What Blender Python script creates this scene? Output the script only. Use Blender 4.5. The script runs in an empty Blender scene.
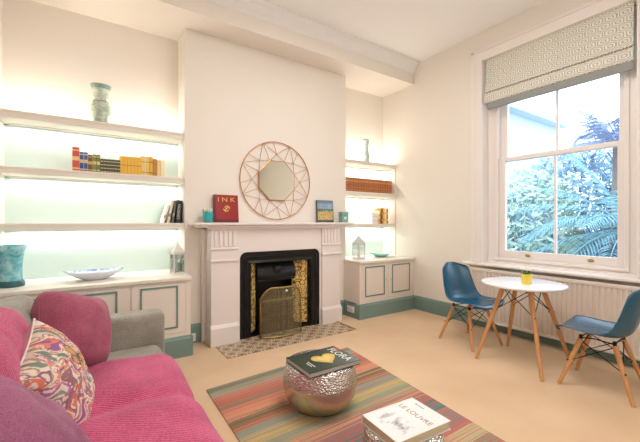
import bpy, bmesh, math, random
from mathutils import Vector, Matrix, noise
random.seed(7)
PI = math.pi
S = bpy.context.scene
COL = S.collection

# ------------------------------------------------------------------ camera, world, lights, exposure
cd = bpy.data.cameras.new('camera'); cam = bpy.data.objects.new('camera', cd); COL.objects.link(cam)
cam.location = (0, 0, 1.30); cam.rotation_euler = (PI/2, 0, -math.radians(34.07))
cd.sensor_width = 36; cd.lens = 346/640*36; cd.shift_y = 0.5/640; cd.clip_start = 0.02
S.camera = cam
S.view_settings.view_transform = 'Standard'; S.view_settings.look = 'None'
S.view_settings.exposure = 0.07; S.view_settings.gamma = 1; S.view_settings.use_curve_mapping = False
W = bpy.data.worlds.new('sky'); S.world = W; W.use_nodes = True
wn = W.node_tree.nodes; wl = W.node_tree.links
bgn = wn['Background']; bgn.inputs['Strength'].default_value = 4.8
tc = wn.new('ShaderNodeTexCoord'); nz = wn.new('ShaderNodeTexNoise'); nz.inputs['Scale'].default_value = 2.2; nz.inputs['Detail'].default_value = 4
rp = wn.new('ShaderNodeValToRGB'); rp.color_ramp.elements[0].position = .35; rp.color_ramp.elements[1].position = .7
rp.color_ramp.elements[0].color = (.5, .69, 1, 1); rp.color_ramp.elements[1].color = (.84, .91, 1, 1)
wl.new(tc.outputs['Generated'], nz.inputs['Vector']); wl.new(nz.outputs['Fac'], rp.inputs['Fac']); wl.new(rp.outputs['Color'], bgn.inputs['Color'])

def area(name, loc, size, energy, color=(1, .9, .8), rot=(0, 0, 0), portal=False):
    l = bpy.data.lights.new(name, 'AREA'); l.shape = 'RECTANGLE'; l.size, l.size_y = size
    l.energy = energy; l.color = color
    if portal: l.cycles.is_portal = True
    o = bpy.data.objects.new(name, l); COL.objects.link(o); o.location = loc; o.rotation_euler = rot
    return o
area('window_daylight_portal', (4.46, 1.695, 2.0), (1.45, 2.5), 1, rot=(0, PI/2, PI), portal=True).rotation_euler = (0, PI/2, 0)
pl = bpy.data.lights.new('room_fill_light', 'POINT'); pl.energy = 19; pl.color = (1, .955, .92); pl.shadow_soft_size = .2  # added point fill brightening the room from out of view, no pendant hangs here
po = bpy.data.objects.new('room_fill_light', pl); COL.objects.link(po); po.location = (1.9, 1.1, 2.5)
area('overhead_fill_light', (1.9, 1.75, 3.52), (1.1, 1.1), 40, (1, .97, .95))  # added downward fill above the frame, not a real ceiling fitting
area('rear_fill_light', (1.7, -1.62, 1.9), (1.9, 2.0), 26, (1, .98, .96), rot=(PI/2, 0, 0))  # added fill from behind the camera; the rear wall has no window

# ------------------------------------------------------------------ materials
def lin(c):
    r = []
    for v in c[:3]:
        v /= 255.0
        r.append(v/12.92 if v <= .04045 else ((v+.055)/1.055)**2.4)
    return (*r, 1)
MATS = {}
def mat(name, col, rough=.6, metal=0, var=.04, vscale=8, bump=0, bscale=60, btype='noise', spec=.5, trans=0, emit=None, sheen=0, stretch=None, coat=0):
    if name in MATS: return MATS[name]
    m = bpy.data.materials.new(name); m.use_nodes = True; MATS[name] = m
    n = m.node_tree.nodes; L = m.node_tree.links; b = n['Principled BSDF']
    b.inputs['Roughness'].default_value = rough; b.inputs['Metallic'].default_value = metal
    b.inputs['Specular IOR Level'].default_value = spec; b.inputs['Transmission Weight'].default_value = trans
    b.inputs['Sheen Weight'].default_value = sheen; b.inputs['Coat Weight'].default_value = coat
    t = n.new('ShaderNodeTexCoord'); vec = t.outputs['Object']
    if stretch:
        mp = n.new('ShaderNodeMapping'); mp.inputs['Scale'].default_value = stretch
        L.new(vec, mp.inputs['Vector']); vec = mp.outputs['Vector']
    nt = n.new('ShaderNodeTexNoise'); nt.inputs['Scale'].default_value = vscale; nt.inputs['Detail'].default_value = 4
    L.new(vec, nt.inputs['Vector'])
    mx = n.new('ShaderNodeMix'); mx.data_type = 'RGBA'
    c = lin(col)
    mx.inputs['A'].default_value = tuple(max(0, v*(1-var)) for v in c[:3])+(1,)
    mx.inputs['B'].default_value = tuple(min(1, v*(1+var)) for v in c[:3])+(1,)
    L.new(nt.outputs['Fac'], mx.inputs['Factor']); L.new(mx.outputs['Result'], b.inputs['Base Color'])
    if bump:
        if btype == 'noise': bt = n.new('ShaderNodeTexNoise'); out = 'Fac'
        else: bt = n.new('ShaderNodeTexVoronoi'); out = 'Distance'
        bt.inputs['Scale'].default_value = bscale; L.new(vec, bt.inputs['Vector'])
        bp = n.new('ShaderNodeBump'); bp.inputs['Strength'].default_value = bump; bp.inputs['Distance'].default_value = .01
        L.new(bt.outputs[out], bp.inputs['Height']); L.new(bp.outputs['Normal'], b.inputs['Normal'])
    if emit:
        b.inputs['Emission Color'].default_value = lin(emit[0]); b.inputs['Emission Strength'].default_value = emit[1]
    return m
def ramp_mat(name, build, rough=.7):
    m = bpy.data.materials.new(name); m.use_nodes = True; MATS[name] = m
    build(m.node_tree.nodes, m.node_tree.links, m.node_tree.nodes['Principled BSDF'])
    m.node_tree.nodes['Principled BSDF'].inputs['Roughness'].default_value = rough
    return m
def vcol_mat(name, rough=.6, bump=0, bscale=300, metal=0):
    if name in MATS: return MATS[name]
    m = mat(name, (200, 200, 200), rough, metal, bump=bump, bscale=bscale)
    n = m.node_tree.nodes; a = n.new('ShaderNodeVertexColor'); a.layer_name = 'Col'
    m.node_tree.links.new(a.outputs['Color'], n['Principled BSDF'].inputs['Base Color'])
    return m
def glass_mat(name, tint=(255, 255, 255), refl=.12, rough=.02):
    if name in MATS: return MATS[name]
    m = bpy.data.materials.new(name); m.use_nodes = True; MATS[name] = m
    n = m.node_tree.nodes; L = m.node_tree.links
    n.remove(n['Principled BSDF'])
    tr = n.new('ShaderNodeBsdfTransparent'); tr.inputs['Color'].default_value = lin(tint)
    gl = n.new('ShaderNodeBsdfGlossy'); gl.inputs['Roughness'].default_value = rough
    fr = n.new('ShaderNodeLayerWeight'); fr.inputs['Blend'].default_value = .25
    ml = n.new('ShaderNodeMath'); ml.operation = 'MULTIPLY_ADD'; ml.inputs[1].default_value = .6; ml.inputs[2].default_value = refl*.3
    mx = n.new('ShaderNodeMixShader'); L.new(fr.outputs['Fresnel'], ml.inputs[0]); L.new(ml.outputs[0], mx.inputs['Fac'])
    L.new(tr.outputs[0], mx.inputs[1]); L.new(gl.outputs[0], mx.inputs[2]); L.new(mx.outputs[0], n['Material Output'].inputs['Surface'])
    return m
M_wall = mat('wall_paint', (237, 229, 218), .85, var=.01, vscale=2, bump=.03, bscale=200)
M_ceil = mat('ceiling_paint', (242, 240, 238), .9, var=.01)
M_mint = mat('mint_paint', (208, 226, 220), .7, var=.02)
M_trimw = mat('white_gloss_paint', (240, 232, 226), .4, var=.01)
M_shelf = mat('shelf_paint', (236, 228, 216), .5, var=.015)
M_mantel = mat('mantel_paint', (236, 226, 220), .45, var=.015)
M_green = mat('sage_green_paint', (122, 148, 140), .5, var=.05, bump=.03)
M_greenl = mat('green_inset_line', (112, 144, 132), .5)
M_cab = mat('cabinet_paint', (234, 222, 210), .5, var=.015)
M_iron = mat('black_cast_iron', (26, 27, 28), .35, .3, var=.3, bump=.15, bscale=40)
M_brass = mat('brass', (184, 160, 104), .3, 1, var=.1)
M_copper = mat('copper_wire', (196, 146, 98), .35, .9, var=.1)
M_wood = mat('beech_wood', (206, 150, 96), .5, var=.18, vscale=14, stretch=(4, 4, .6))
M_blackm = mat('black_steel', (22, 22, 24), .4, .6)
M_shell = mat('teal_plastic', (14, 88, 118), .26, var=.03, spec=.8)
M_tabletop = mat('white_laminate', (240, 240, 244), .25, var=.005)
M_white = mat('white_plastic', (236, 232, 226), .4)
M_glass = glass_mat('window_glass')

# ------------------------------------------------------------------ mesh helpers
def B(): return bmesh.new()
def box(bm, lo, hi, bev=0, seg=2):
    vs = [bm.verts.new((x, y, z)) for x in (lo[0], hi[0]) for y in (lo[1], hi[1]) for z in (lo[2], hi[2])]
    fs = [(0, 1, 3, 2), (4, 6, 7, 5), (0, 4, 5, 1), (2, 3, 7, 6), (0, 2, 6, 4), (1, 5, 7, 3)]
    faces = [bm.faces.new([vs[i] for i in f]) for f in fs]
    if bev:
        ed = list({e for f in faces for e in f.edges})
        bmesh.ops.bevel(bm, geom=ed, offset=bev, segments=seg, affect='EDGES', profile=.5)
def obox(bm, c, d, rot=None, bev=0):
    """box by centre, dims, rotation matrix"""
    t = B(); box(t, [-v/2 for v in d], [v/2 for v in d], bev)
    m = Matrix.Translation(c) @ (rot.to_4x4() if rot is not None else Matrix.Identity(4))
    bmesh.ops.transform(t, matrix=m, verts=t.verts)
    me = bpy.data.meshes.new('t'); t.to_mesh(me); t.free(); bm.from_mesh(me); bpy.data.meshes.remove(me)
def tube(bm, pts, r, n=8, cap=True, r2=None, closed=False):
    pts = [Vector(p) for p in pts]; rings = []; N = len(pts)
    up = None
    for i, p in enumerate(pts):
        if closed: d = (pts[(i+1) % N]-pts[i-1])
        else: d = (pts[min(i+1, N-1)]-pts[max(i-1, 0)])
        d.normalize()
        if up is None:
            up = Vector((0, 0, 1)) if abs(d.z) < .9 else Vector((1, 0, 0))
        a = d.cross(up).normalized(); b2 = a.cross(d).normalized(); up = b2
        rr = r if r2 is None else r+(r2-r)*i/(N-1)
        rings.append([bm.verts.new(p+(a*math.cos(2*PI*k/n)+b2*math.sin(2*PI*k/n))*rr) for k in range(n)])
    for i in range(N if closed else N-1):
        A, C = rings[i], rings[(i+1) % N]
        for k in range(n): bm.faces.new((A[k], A[(k+1) % n], C[(k+1) % n], C[k]))
    if cap and not closed:
        bm.faces.new(rings[0][::-1]); bm.faces.new(rings[-1])
def lathe(bm, prof, n=32, c=(0, 0, 0), cap0=True, cap1=False):
    rings = [[bm.verts.new((c[0]+r*math.cos(2*PI*k/n), c[1]+r*math.sin(2*PI*k/n), c[2]+z)) for k in range(n)] for r, z in prof]
    for A, C in zip(rings, rings[1:]):
        for k in range(n): bm.faces.new((A[k], A[(k+1) % n], C[(k+1) % n], C[k]))
    if cap0: bm.faces.new(rings[0][::-1])
    if cap1: bm.faces.new(rings[-1])
def prism(bm, poly, axis, a, b):
    """extrude a 2D polygon along axis (0,1,2) from a to b; poly holds the other two coords in order"""
    def P(u, v, w):
        return {0: (w, u, v), 1: (u, w, v), 2: (u, v, w)}[axis]
    A = [bm.verts.new(P(u, v, a)) for u, v in poly]; C = [bm.verts.new(P(u, v, b)) for u, v in poly]
    n = len(poly)
    for k in range(n): bm.faces.new((A[k], A[(k+1) % n], C[(k+1) % n], C[k]))
    bm.faces.new(A[::-1]); bm.faces.new(C)
def gridm(bm, nu, nv, fn, wrap=False):
    V = [[bm.verts.new(fn(i/nu, j/nv)) for j in range(nv+1)] for i in range(nu+1)]
    F = []
    for i in range(nu):
        for j in range(nv): F.append(bm.faces.new((V[i][j], V[i+1][j], V[i+1][j+1], V[i][j+1])))
    return V, F
def rbox(bm, c, d, r, seg=10, puff=(0, 0, 0), nz_=0, seed=0):
    """soft upholstered block: rounded box with bulged sides"""
    c = Vector(c); h = Vector(d)/2
    t = B(); bmesh.ops.create_cube(t, size=2)
    bmesh.ops.subdivide_edges(t, edges=t.edges[:], cuts=seg, use_grid_fill=True)
    for v in t.verts:
        p = Vector(v.co); q = Vector([p[i]*h[i] for i in range(3)])
        # concentrate verts near edges
        q = Vector([math.copysign(h[i]*(1-(1-abs(p[i]))**1.6), p[i]) for i in range(3)])
        inner = Vector([max(-(h[i]-r), min(h[i]-r, q[i])) for i in range(3)])
        dd = q-inner
        if dd.length > 1e-6: q = inner+dd.normalized()*r
        for i in range(3):
            j, k = (i+1) % 3, (i+2) % 3
            w = max(0, 1-(q[j]/h[j])**2)*max(0, 1-(q[k]/h[k])**2)
            q[i] += puff[i]*w*(q[i]/h[i])
        if nz_:
            q += Vector((noise.noise(q*4+Vector((seed, 0, 0))), noise.noise(q*4+Vector((0, seed, 9))), noise.noise(q*4+Vector((5, 0, seed)))))*nz_
        v.co = q+c
    me = bpy.data.meshes.new('t'); t.to_mesh(me); t.free(); bm.from_mesh(me); bpy.data.meshes.remove(me)
def link(name, bm, m, parent=None, smooth=False, col=None, loc=None, rot=None, label=None, ang=35):
    bmesh.ops.recalc_face_normals(bm, faces=bm.faces[:]) if col is None else None
    me = bpy.data.meshes.new(name); bm.to_mesh(me); bm.free()
    if smooth:
        me.polygons.foreach_set('use_smooth', [True]*len(me.polygons))
        if smooth == 'auto': me.set_sharp_from_angle(angle=math.radians(ang))
    if col is not None:
        a = me.color_attributes.new('Col', 'FLOAT_COLOR', 'POINT')
        for i, c in enumerate(col): a.data[i].color = c
    ms = m if isinstance(m, (list, tuple)) else [m]
    for x in ms: me.materials.append(x)
    o = bpy.data.objects.new(name, me); COL.objects.link(o); o.parent = parent
    if loc: o.location = loc
    if rot: o.rotation_euler = rot
    if label: o['label'] = label
    return o
def thing(name, label, cat, loc=(0, 0, 0), rz=0, group=None):
    o = bpy.data.objects.new(name, None); COL.objects.link(o); o.location = loc; o.rotation_euler = (0, 0, rz)
    o.empty_display_size = .1; tag(o, label, cat, group); return o
def tag(o, label, cat, group=None):
    o['label'] = label; o['category'] = cat
    if group: o['group'] = group
    return o
def struct(o): o['kind'] = 'structure'; return o
def dup(root, loc, rz=0, label=None):
    r = root.copy(); COL.objects.link(r); r.location = loc; r.rotation_euler = (0, 0, rz)
    if label: r['label'] = label
    for ch in list(root.children):
        c = ch.copy(); COL.objects.link(c); c.parent = r
        for g in list(ch.children):
            d = g.copy(); COL.objects.link(d); d.parent = c
    return r
def text(name, s, size, m, parent, loc, rot, ext=.0004, ax='CENTER', stretch=1):
    cu = bpy.data.curves.new('f', 'FONT'); cu.body = s; cu.size = size; cu.extrude = ext; cu.align_x = ax; cu.align_y = 'CENTER'
    t = bpy.data.objects.new('f', cu); COL.objects.link(t)
    dg = bpy.context.evaluated_depsgraph_get(); me = bpy.data.meshes.new_from_object(t.evaluated_get(dg))
    bpy.data.objects.remove(t); bpy.data.curves.remove(cu)
    me.materials.clear(); me.materials.append(m)
    o = bpy.data.objects.new(name, me); COL.objects.link(o); o.parent = parent; o.location = loc; o.rotation_euler = rot; o.scale = (stretch, 1, 1)
    return o

# ------------------------------------------------------------------ room shell
XL, XR, YB, YC, YA, ZC, YR = -.62, 4.07, 3.84, 3.50, 4.16, 3.65, -1.75
OY0, OY1, OZ0, OZ1 = .97, 2.42, .78, 3.29
def carpet(n, L, b):
    t = n.new('ShaderNodeTexCoord'); a = n.new('ShaderNodeTexNoise'); a.inputs['Scale'].default_value = 1.6; a.inputs['Detail'].default_value = 6
    r = n.new('ShaderNodeValToRGB'); r.color_ramp.elements[0].position = .3; r.color_ramp.elements[1].position = .7
    r.color_ramp.elements[0].color = lin((218, 184, 146)); r.color_ramp.elements[1].color = lin((232, 200, 162))
    f = n.new('ShaderNodeTexNoise'); f.inputs['Scale'].default_value = 350
    bp = n.new('ShaderNodeBump'); bp.inputs['Strength'].default_value = .35; bp.inputs['Distance'].default_value = .01
    L.new(t.outputs['Object'], a.inputs['Vector']); L.new(t.outputs['Object'], f.inputs['Vector'])
    L.new(a.outputs['Fac'], r.inputs['Fac']); L.new(r.outputs['Color'], b.inputs['Base Color'])
    L.new(f.outputs['Fac'], bp.inputs['Height']); L.new(bp.outputs['Normal'], b.inputs['Normal'])
    b.inputs['Sheen Weight'].default_value = .15
M_carpet = ramp_mat('beige_carpet', carpet, .95)
bm = B(); box(bm, (XL-.2, YR-.2, -.1), (XR+.35, YA+.2, 0)); struct(link('floor', bm, M_carpet))
bm = B(); box(bm, (XL-.2, YR-.2, ZC), (XR+.35, YA+.2, ZC+.1)); struct(link('ceiling', bm, M_ceil))
bm = B(); box(bm, (XL-.15, YR, 0), (XL, YA+.1, ZC)); struct(link('wall_left', bm, M_wall))
bm = B(); box(bm, (XL-.15, YR-.12, 0), (XR+.3, YR, ZC)); struct(link('wall_rear', bm, M_wall))
bm = B()
box(bm, (XR, YR, 0), (XR+.34, OY0, ZC)); box(bm, (XR, OY1, 0), (XR+.34, YA+.1, ZC))
box(bm, (XR, OY0, 0), (XR+.34, OY1, OZ0)); box(bm, (XR, OY0, OZ1), (XR+.34, OY1, ZC))
struct(link('wall_right', bm, M_wall))
bm = B(); box(bm, (XL, YA, 0), (XR, YA+.1, ZC)); struct(link('wall_alcove', bm, M_wall))
# chimney breast with the fire opening
BX0, BX1 = .865, 3.035
bm = B(); zs = 3.35
box(bm, (BX0, YB, 0), (1.42, YA, zs)); box(bm, (2.41, YB, 0), (BX1, YA, zs)); box(bm, (1.42, YB, .93), (2.41, YA, zs))
struct(link('wall_chimney_breast', bm, M_wall))
bm = B(); box(bm, (XL, YC, 3.35), (XR, YA, ZC)); struct(link('trim_1', bm, M_wall))          # bulkhead
bm = B(); cv = [(YC, 3.50), (YC, 3.65), (3.40, 3.65), (3.405, 3.635), (3.44, 3.615), (3.47, 3.575), (3.478, 3.53), (3.485, 3.515)]
prism(bm, cv, 0, XL, XR); struct(link('trim_2', bm, M_ceil))                                 # cove
# mint backing of the alcoves
for k, (a, b_, z1) in enumerate(((XL+.012, BX0, 2.17), (BX1, XR-.012, 2.14))):
    bm = B(); box(bm, (a, YA-.012, .76), (b_, YA, z1)); struct(link('trim_%d' % (3+k), bm, M_mint))
bm = B(); box(bm, (XR-.014, YB+.035, .765), (XR, YA, 2.14)); struct(link('trim_5', bm, M_shelf))
bm = B(); box(bm, (XL, YB+.035, .765), (XL+.014, YA, 2.17)); struct(link('trim_6', bm, M_shelf))
def skirt(name, lo, hi, axis, side):
    """profile skirting: axis 0 runs along x, 1 along y"""
    bm = B(); t = .022
    prof = [(0, 0), (t, 0), (t, .165), (t*.8, .17), (t*.8, .18), (t*.45, .195), (t*.3, .2), (0, .2)]
    if axis == 1: prism(bm, [(lo[0]+side*u, v) for u, v in prof], 1, lo[1], hi)
    else: prism(bm, [(lo[1]+side*u, v) for u, v in prof], 0, lo[0], hi)
    return struct(link(name, bm, M_green))
skirt('baseboard_right', (XR, YR), YC-.025, 1, -1)
skirt('baseboard_rear', (XL, YR), XR-.03, 0, 1)
skirt('baseboard_left', (XL, YR+.03), YC-.03, 1, 1)
skirt('baseboard_chimney_left', (BX0+.005, YB), 1.06, 0, -1)
skirt('baseboard_chimney_right', (2.78, YB), 2.975, 0, -1)

# ------------------------------------------------------------------ window
win = bpy.data.objects.new('window_1', None); COL.objects.link(win); win.location = (4.24, 1.695, OZ0); struct(win)
def wpart(name, bm, m, **k):
    bmesh.ops.transform(bm, matrix=Matrix.Translation((-4.24, -1.695, -OZ0)), verts=bm.verts); return link(name, bm, m, win, **k)
bm = B()
for a, b_ in ((2.30, 2.42), (.97, 1.08)): box(bm, (4.19, a, OZ0), (4.38, b_, OZ1), .004)
box(bm, (4.187, .972, 3.2), (4.382, 2.418, OZ1-.002), .004); box(bm, (4.187, .972, OZ0+.002), (4.40, 2.418, .85), .002)
for a, b_ in ((2.29, 2.33), (1.05, 1.09)): box(bm, (4.175, a, .85), (4.20, b_, 3.24), .006)
box(bm, (4.17, 1.05, .83), (4.2, 2.33, .862), .006)
wpart('window_frame', bm, M_trimw)
for nm, x0, z0, z1, rb, rt in (('lower_sash', 4.215, .855, 2.075, .095, .05), ('upper_sash', 4.265, 2.028, 3.21, .05, .06)):
    bm = B()
    box(bm, (x0, 2.22, z0), (x0+.045, 2.30, z1), .004); box(bm, (x0, 1.075, z0), (x0+.045, 1.15, z1), .004)
    box(bm, (x0, 1.15, z0), (x0+.045, 2.22, z0+rb), .004); box(bm, (x0, 1.15, z1-rt), (x0+.045, 2.22, z1), .004)
    sh = wpart(nm, bm, M_trimw)
    bm = B(); box(bm, (x0+.008, 1.673, z0+rb-.002), (x0+.04, 1.697, z1-rt+.002), .003)
    g = wpart('glazing_bar', bm, M_trimw); g.parent = sh
    bm = B(); box(bm, (x0+.02, 1.148, z0+rb-.002), (x0+.024, 2.222, z1-rt+.002)); g = wpart('glass', bm, M_glass); g.parent = sh
    if nm == 'lower_sash':
        for yy in (1.96, 1.36):
            bm = B(); lathe(bm, [(.03, 0), (.03, .006), (.018, .012), (.006, .024), (.001, .026)], 16, cap1=True)
            bmesh.ops.transform(bm, matrix=Matrix.Translation((x0, yy, .905)) @ Matrix.Rotation(-PI/2, 4, 'Y') @ Matrix.Diagonal((.55, 1, 1, 1)), verts=bm.verts)
            g = wpart('sash_lift', bm, M_brass, smooth=True); g.parent = sh
# architrave
bm = B()
def arch(bm, y0, y1, z0, z1):
    box(bm, (XR-.018, y0, z0), (XR, y1, z1), .003)
arch(bm, 2.42, 2.55, .80, 3.42); arch(bm, .84, .97, .80, 3.42); arch(bm, .97, 2.42, 3.29, 3.42)
for a in ((2.52, 2.56), (.83, .87)): box(bm, (XR-.032, a[0], .80), (XR, a[1], 3.43), .006)
box(bm, (XR-.032, .83, 3.395), (XR, 2.56, 3.43), .006)
for a in ((2.422, 2.437), (.953, .968)): box(bm, (XR-.026, a[0], .80), (XR, a[1], 3.3), .004)
wpart('architrave', bm, M_trimw)
bm = B(); box(bm, (3.945, .72, .766), (4.21, 2.63, .796), .008, 3)
box(bm, (4.13, .972, .79), (4.20, 2.418, .812), .003)
wpart('window_sill', bm, M_trimw, smooth='auto')

# ------------------------------------------------------------------ world outside
def leafmat(name, c, v=.25): return mat(name, c, .6, var=v, vscale=3, spec=.4)
M_ground = mat('garden_ground', (110, 132, 128), .95, var=.3)
bm = B(); box(bm, (XR+.4, -14, -1.1), (26, 22, -1.0)); struct(link('garden_ground', bm, M_ground))
def frond(bm, base, az, elev, length, droop, nl=34, wid=.44):
    base = Vector(base); d = Vector((math.cos(az), math.sin(az), 0)); pts = []
    for i in range(nl+1):
        t = i/nl; h = length*t*math.cos(elev)*(1-.15*t); z = length*t*math.sin(elev)-droop*t*t
        pts.append(base+d*h+Vector((0, 0, z)))
    tube(bm, pts, .018, 5, r2=.004)
    side = Vector((-d.y, d.x, 0))
    for i in range(4, nl):
        t = i/nl; p = pts[i]; tg = (pts[i+1]-pts[i]).normalized()
        ll = wid*math.sin(PI*(.12+.8*t))**.7
        for s in (-1, 1):
            tip = p+(side*s*.75+tg*.7+Vector((0, 0, -.25-.2*random.random()))).normalized()*ll*(.85+.3*random.random())
            mid = (p+tip)/2+Vector((0, 0, .05)); w = tg*.016
            a = [bm.verts.new(p-w*.4), bm.verts.new(mid-w), bm.verts.new(tip), bm.verts.new(mid+w)]
            bm.faces.new(a)
def palm(loc, hgt, n, length, label, mname, c, seed, droop=(.6, 1.6), el=(.3, 1.1), azr=(0, 2*PI)):
    random.seed(seed)
    t = thing('palm_tree', label, 'palm', loc, 0, None)
    bm = B(); tube(bm, [(0, 0, 0), (.03, .02, hgt*.5), (0, 0, hgt)], .16, 12, r2=.12)
    link('trunk', bm, mat('palm_bark', (120, 112, 104), .9, bump=.6, bscale=20), t, smooth=True)
    bm = B()
    for k in range(n):
        az = azr[0]+(azr[1]-azr[0])*(k+random.random()*.7)/n
        frond(bm, (0, 0, hgt), az, random.uniform(*el), length*random.uniform(.8, 1.1), random.uniform(*droop))
    link('fronds', bm, leafmat(mname, c), t)
    return t
palm((7.3, 1.75, -1.0), 2.1, 30, 2.3, 'large palm filling the lower right pane with long arching blue-green fronds', 'palm_leaf', (120, 166, 172), 3, el=(.1, 1.2))
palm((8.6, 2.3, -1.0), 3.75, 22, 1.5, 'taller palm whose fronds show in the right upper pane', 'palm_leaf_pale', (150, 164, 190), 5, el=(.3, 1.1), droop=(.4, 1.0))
palm((6.3, 2.95, -1.0), .9, 26, 1.35, 'low palm with thin fronds at the bottom of the lower left pane', 'palm_leaf_low', (104, 156, 166), 9)
def shrub(loc, r, hgt, n, label, c, mname, seed, ls=.11):
    random.seed(seed); t = thing('garden_shrub', label, 'shrub', loc, 0, None)
    bm = B()
    for k in range(5):
        a = random.random()*6.28; tube(bm, [(0, 0, 0), (math.cos(a)*r*.4, math.sin(a)*r*.4, hgt*.8)], .02, 5, r2=.008)
    link('stem', bm, mat('shrub_bark', (110, 96, 84), .9), t)
    bm = B()
    for k in range(n):
        u = random.uniform(-1, 1); a = random.random()*6.28; q = (1-u*u)**.5; rr = random.uniform(.55, 1)**.5
        p = Vector((q*math.cos(a)*r*rr, q*math.sin(a)*r*rr, hgt*.5+u*hgt*.5*rr))
        n1 = Vector((random.gauss(0, 1), random.gauss(0, 1), random.gauss(0, 1))).normalized(); n2 = n1.orthogonal().normalized()
        a4 = [bm.verts.new(p+n1*ls), bm.verts.new(p+n2*ls*.35), bm.verts.new(p-n1*ls), bm.verts.new(p-n2*ls*.35)]
        bm.faces.new(a4)
    link('foliage', bm, leafmat(mname, c), t)
    return t
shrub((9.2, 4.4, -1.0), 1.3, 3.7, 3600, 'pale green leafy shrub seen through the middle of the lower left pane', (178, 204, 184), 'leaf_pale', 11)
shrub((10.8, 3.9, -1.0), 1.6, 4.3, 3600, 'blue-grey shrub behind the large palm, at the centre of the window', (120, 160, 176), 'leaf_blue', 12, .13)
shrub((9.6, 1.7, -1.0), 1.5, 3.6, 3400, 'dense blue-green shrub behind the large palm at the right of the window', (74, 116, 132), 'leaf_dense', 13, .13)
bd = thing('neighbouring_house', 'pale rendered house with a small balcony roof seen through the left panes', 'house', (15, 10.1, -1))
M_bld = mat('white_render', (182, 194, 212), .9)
bm = B(); box(bm, (-1.5, -3.0, 0), (3, 5, 6.6)); link('wall', bm, M_bld, bd)
bm = B(); box(bm, (-2.2, -3.4, 6.6), (3.3, 5.3, 6.85), .03); link('roof', bm, mat('pale_roof', (198, 210, 224), .8), bd)
for yy in (-2.0, .2):
    bm = B(); box(bm, (-1.56, yy, 3.6), (-1.5, yy+1.1, 5.3)); wf = link('window', bm, mat('pale_window_trim', (210, 220, 228), .5), bd)
    bm = B(); box(bm, (-1.58, yy+.08, 3.68), (-1.555, yy+1.02, 5.22)); link('pane', bm, mat('dark_pane', (130, 158, 176), .2), wf)
fence = thing('garden_fence', 'pale timber garden fence behind the shrubs', 'fence', (12.75, 4, -1))
bm = B()
for k in range(60): box(bm, (0, -7.5+k*.25, 0), (.03, -7.5+k*.25+.235, 1.9))
link('boards', bm, mat('fence_wood', (176, 190, 188), .9, var=.1), fence)
bm = B(); box(bm, (-.05, -7.5, .3), (0, 7.5, .38)); box(bm, (-.05, -7.5, 1.5), (0, 7.5, 1.58)); link('rails', bm, MATS['fence_wood'], fence)

# ------------------------------------------------------------------ alcove shelves with their led strips
def shelf(x0, x1, z0, z1, label, group, led=None):
    t = thing('alcove_shelf', label, 'shelf', ((x0+x1)/2, YB+.17, z0), 0, group)
    hx = (x1-x0)/2; th = z1-z0
    bm = B(); box(bm, (-hx, -.14, 0), (hx, YA-.012-YB-.172, th)); link('board', bm, M_shelf, t)
    bm = B(); box(bm, (-hx, -.152, 0), (hx, -.139, th), .003); box(bm, (-hx, -.158, th*.62), (hx, -.15, th), .003); box(bm, (-hx, -.155, 0), (hx, -.15, th*.2), .002)
    link('edge_moulding', bm, M_shelf, t)
    return t
LX0, LX1 = XL+.002, BX0-.002; RX0, RX1 = BX1+.002, XR-.002
gL, gR = 'shelves in the left alcove', 'shelves in the right alcove'
shelf(LX0, LX1, 2.175, 2.24, 'topmost shelf of the left alcove, carrying the mottled green vase', gL)
shelf(LX0+.014, LX1, 1.705, 1.765, 'middle shelf of the left alcove, carrying the long row of books', gL)
shelf(LX0+.014, LX1, 1.225, 1.284, 'lowest shelf of the left alcove, with books leaning at its right end', gL)
shelf(RX0, RX1, 2.14, 2.19, 'topmost shelf of the right alcove, carrying a slim pale vase', gR)
shelf(RX0, RX1-.014, 1.672, 1.735, 'middle shelf of the right alcove, carrying matching brown books', gR)
shelf(RX0, RX1-.014, 1.218, 1.265, 'lowest shelf of the right alcove, carrying a few upright paperbacks', gR)
LEDC = (1, .985, .95)
def led(name, x0, x1, z, up, e, y=YA-.06, col=LEDC):
    a = area(name, ((x0+x1)/2, y, z), (x1-x0-.06, .02), e, col, rot=(PI if up else 0, 0, 0))
EL, ER = 4.2, 3.8
for z in (2.17, 1.70, 1.22): led('shelf_led_light', LX0+.03, LX1, z-.012, False, EL)
for z in (2.135, 1.667, 1.213): led('shelf_led_light', RX0, RX1-.03, z-.012, False, ER)
led('shelf_led_light', LX0, LX1, 2.252, True, EL*1.7, y=YA-.15, col=(1, .93, .82)); led('shelf_led_light', RX0, RX1, 2.202, True, ER*1.7, y=YA-.15, col=(1, .93, .82))
def strip(x0, x1, z, label, group):
    t = B(); box(t, (x0+.03, YA-.075, z-.005), (x1-.03, YA-.045, z+.005), .002); tag(link('led_strip', t, M_white), label, 'led strip', group)
for z, n_ in ((2.17, 'topmost'), (1.70, 'middle'), (1.22, 'lowest')): strip(LX0+.02, LX1, z, 'thin white light strip under the %s shelf of the left alcove' % n_, 'light strips in the left alcove')
for z, n_ in ((2.135, 'topmost'), (1.667, 'middle'), (1.213, 'lowest')): strip(RX0, RX1-.02, z, 'thin white light strip under the %s shelf of the right alcove' % n_, 'light strips in the right alcove')
strip(LX0, LX1, 2.2455, 'thin white light strip behind the vase on the topmost left shelf', 'light strips in the left alcove')
strip(RX0, RX1, 2.1955, 'thin white light strip behind the vase on the topmost right shelf', 'light strips in the right alcove')

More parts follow.
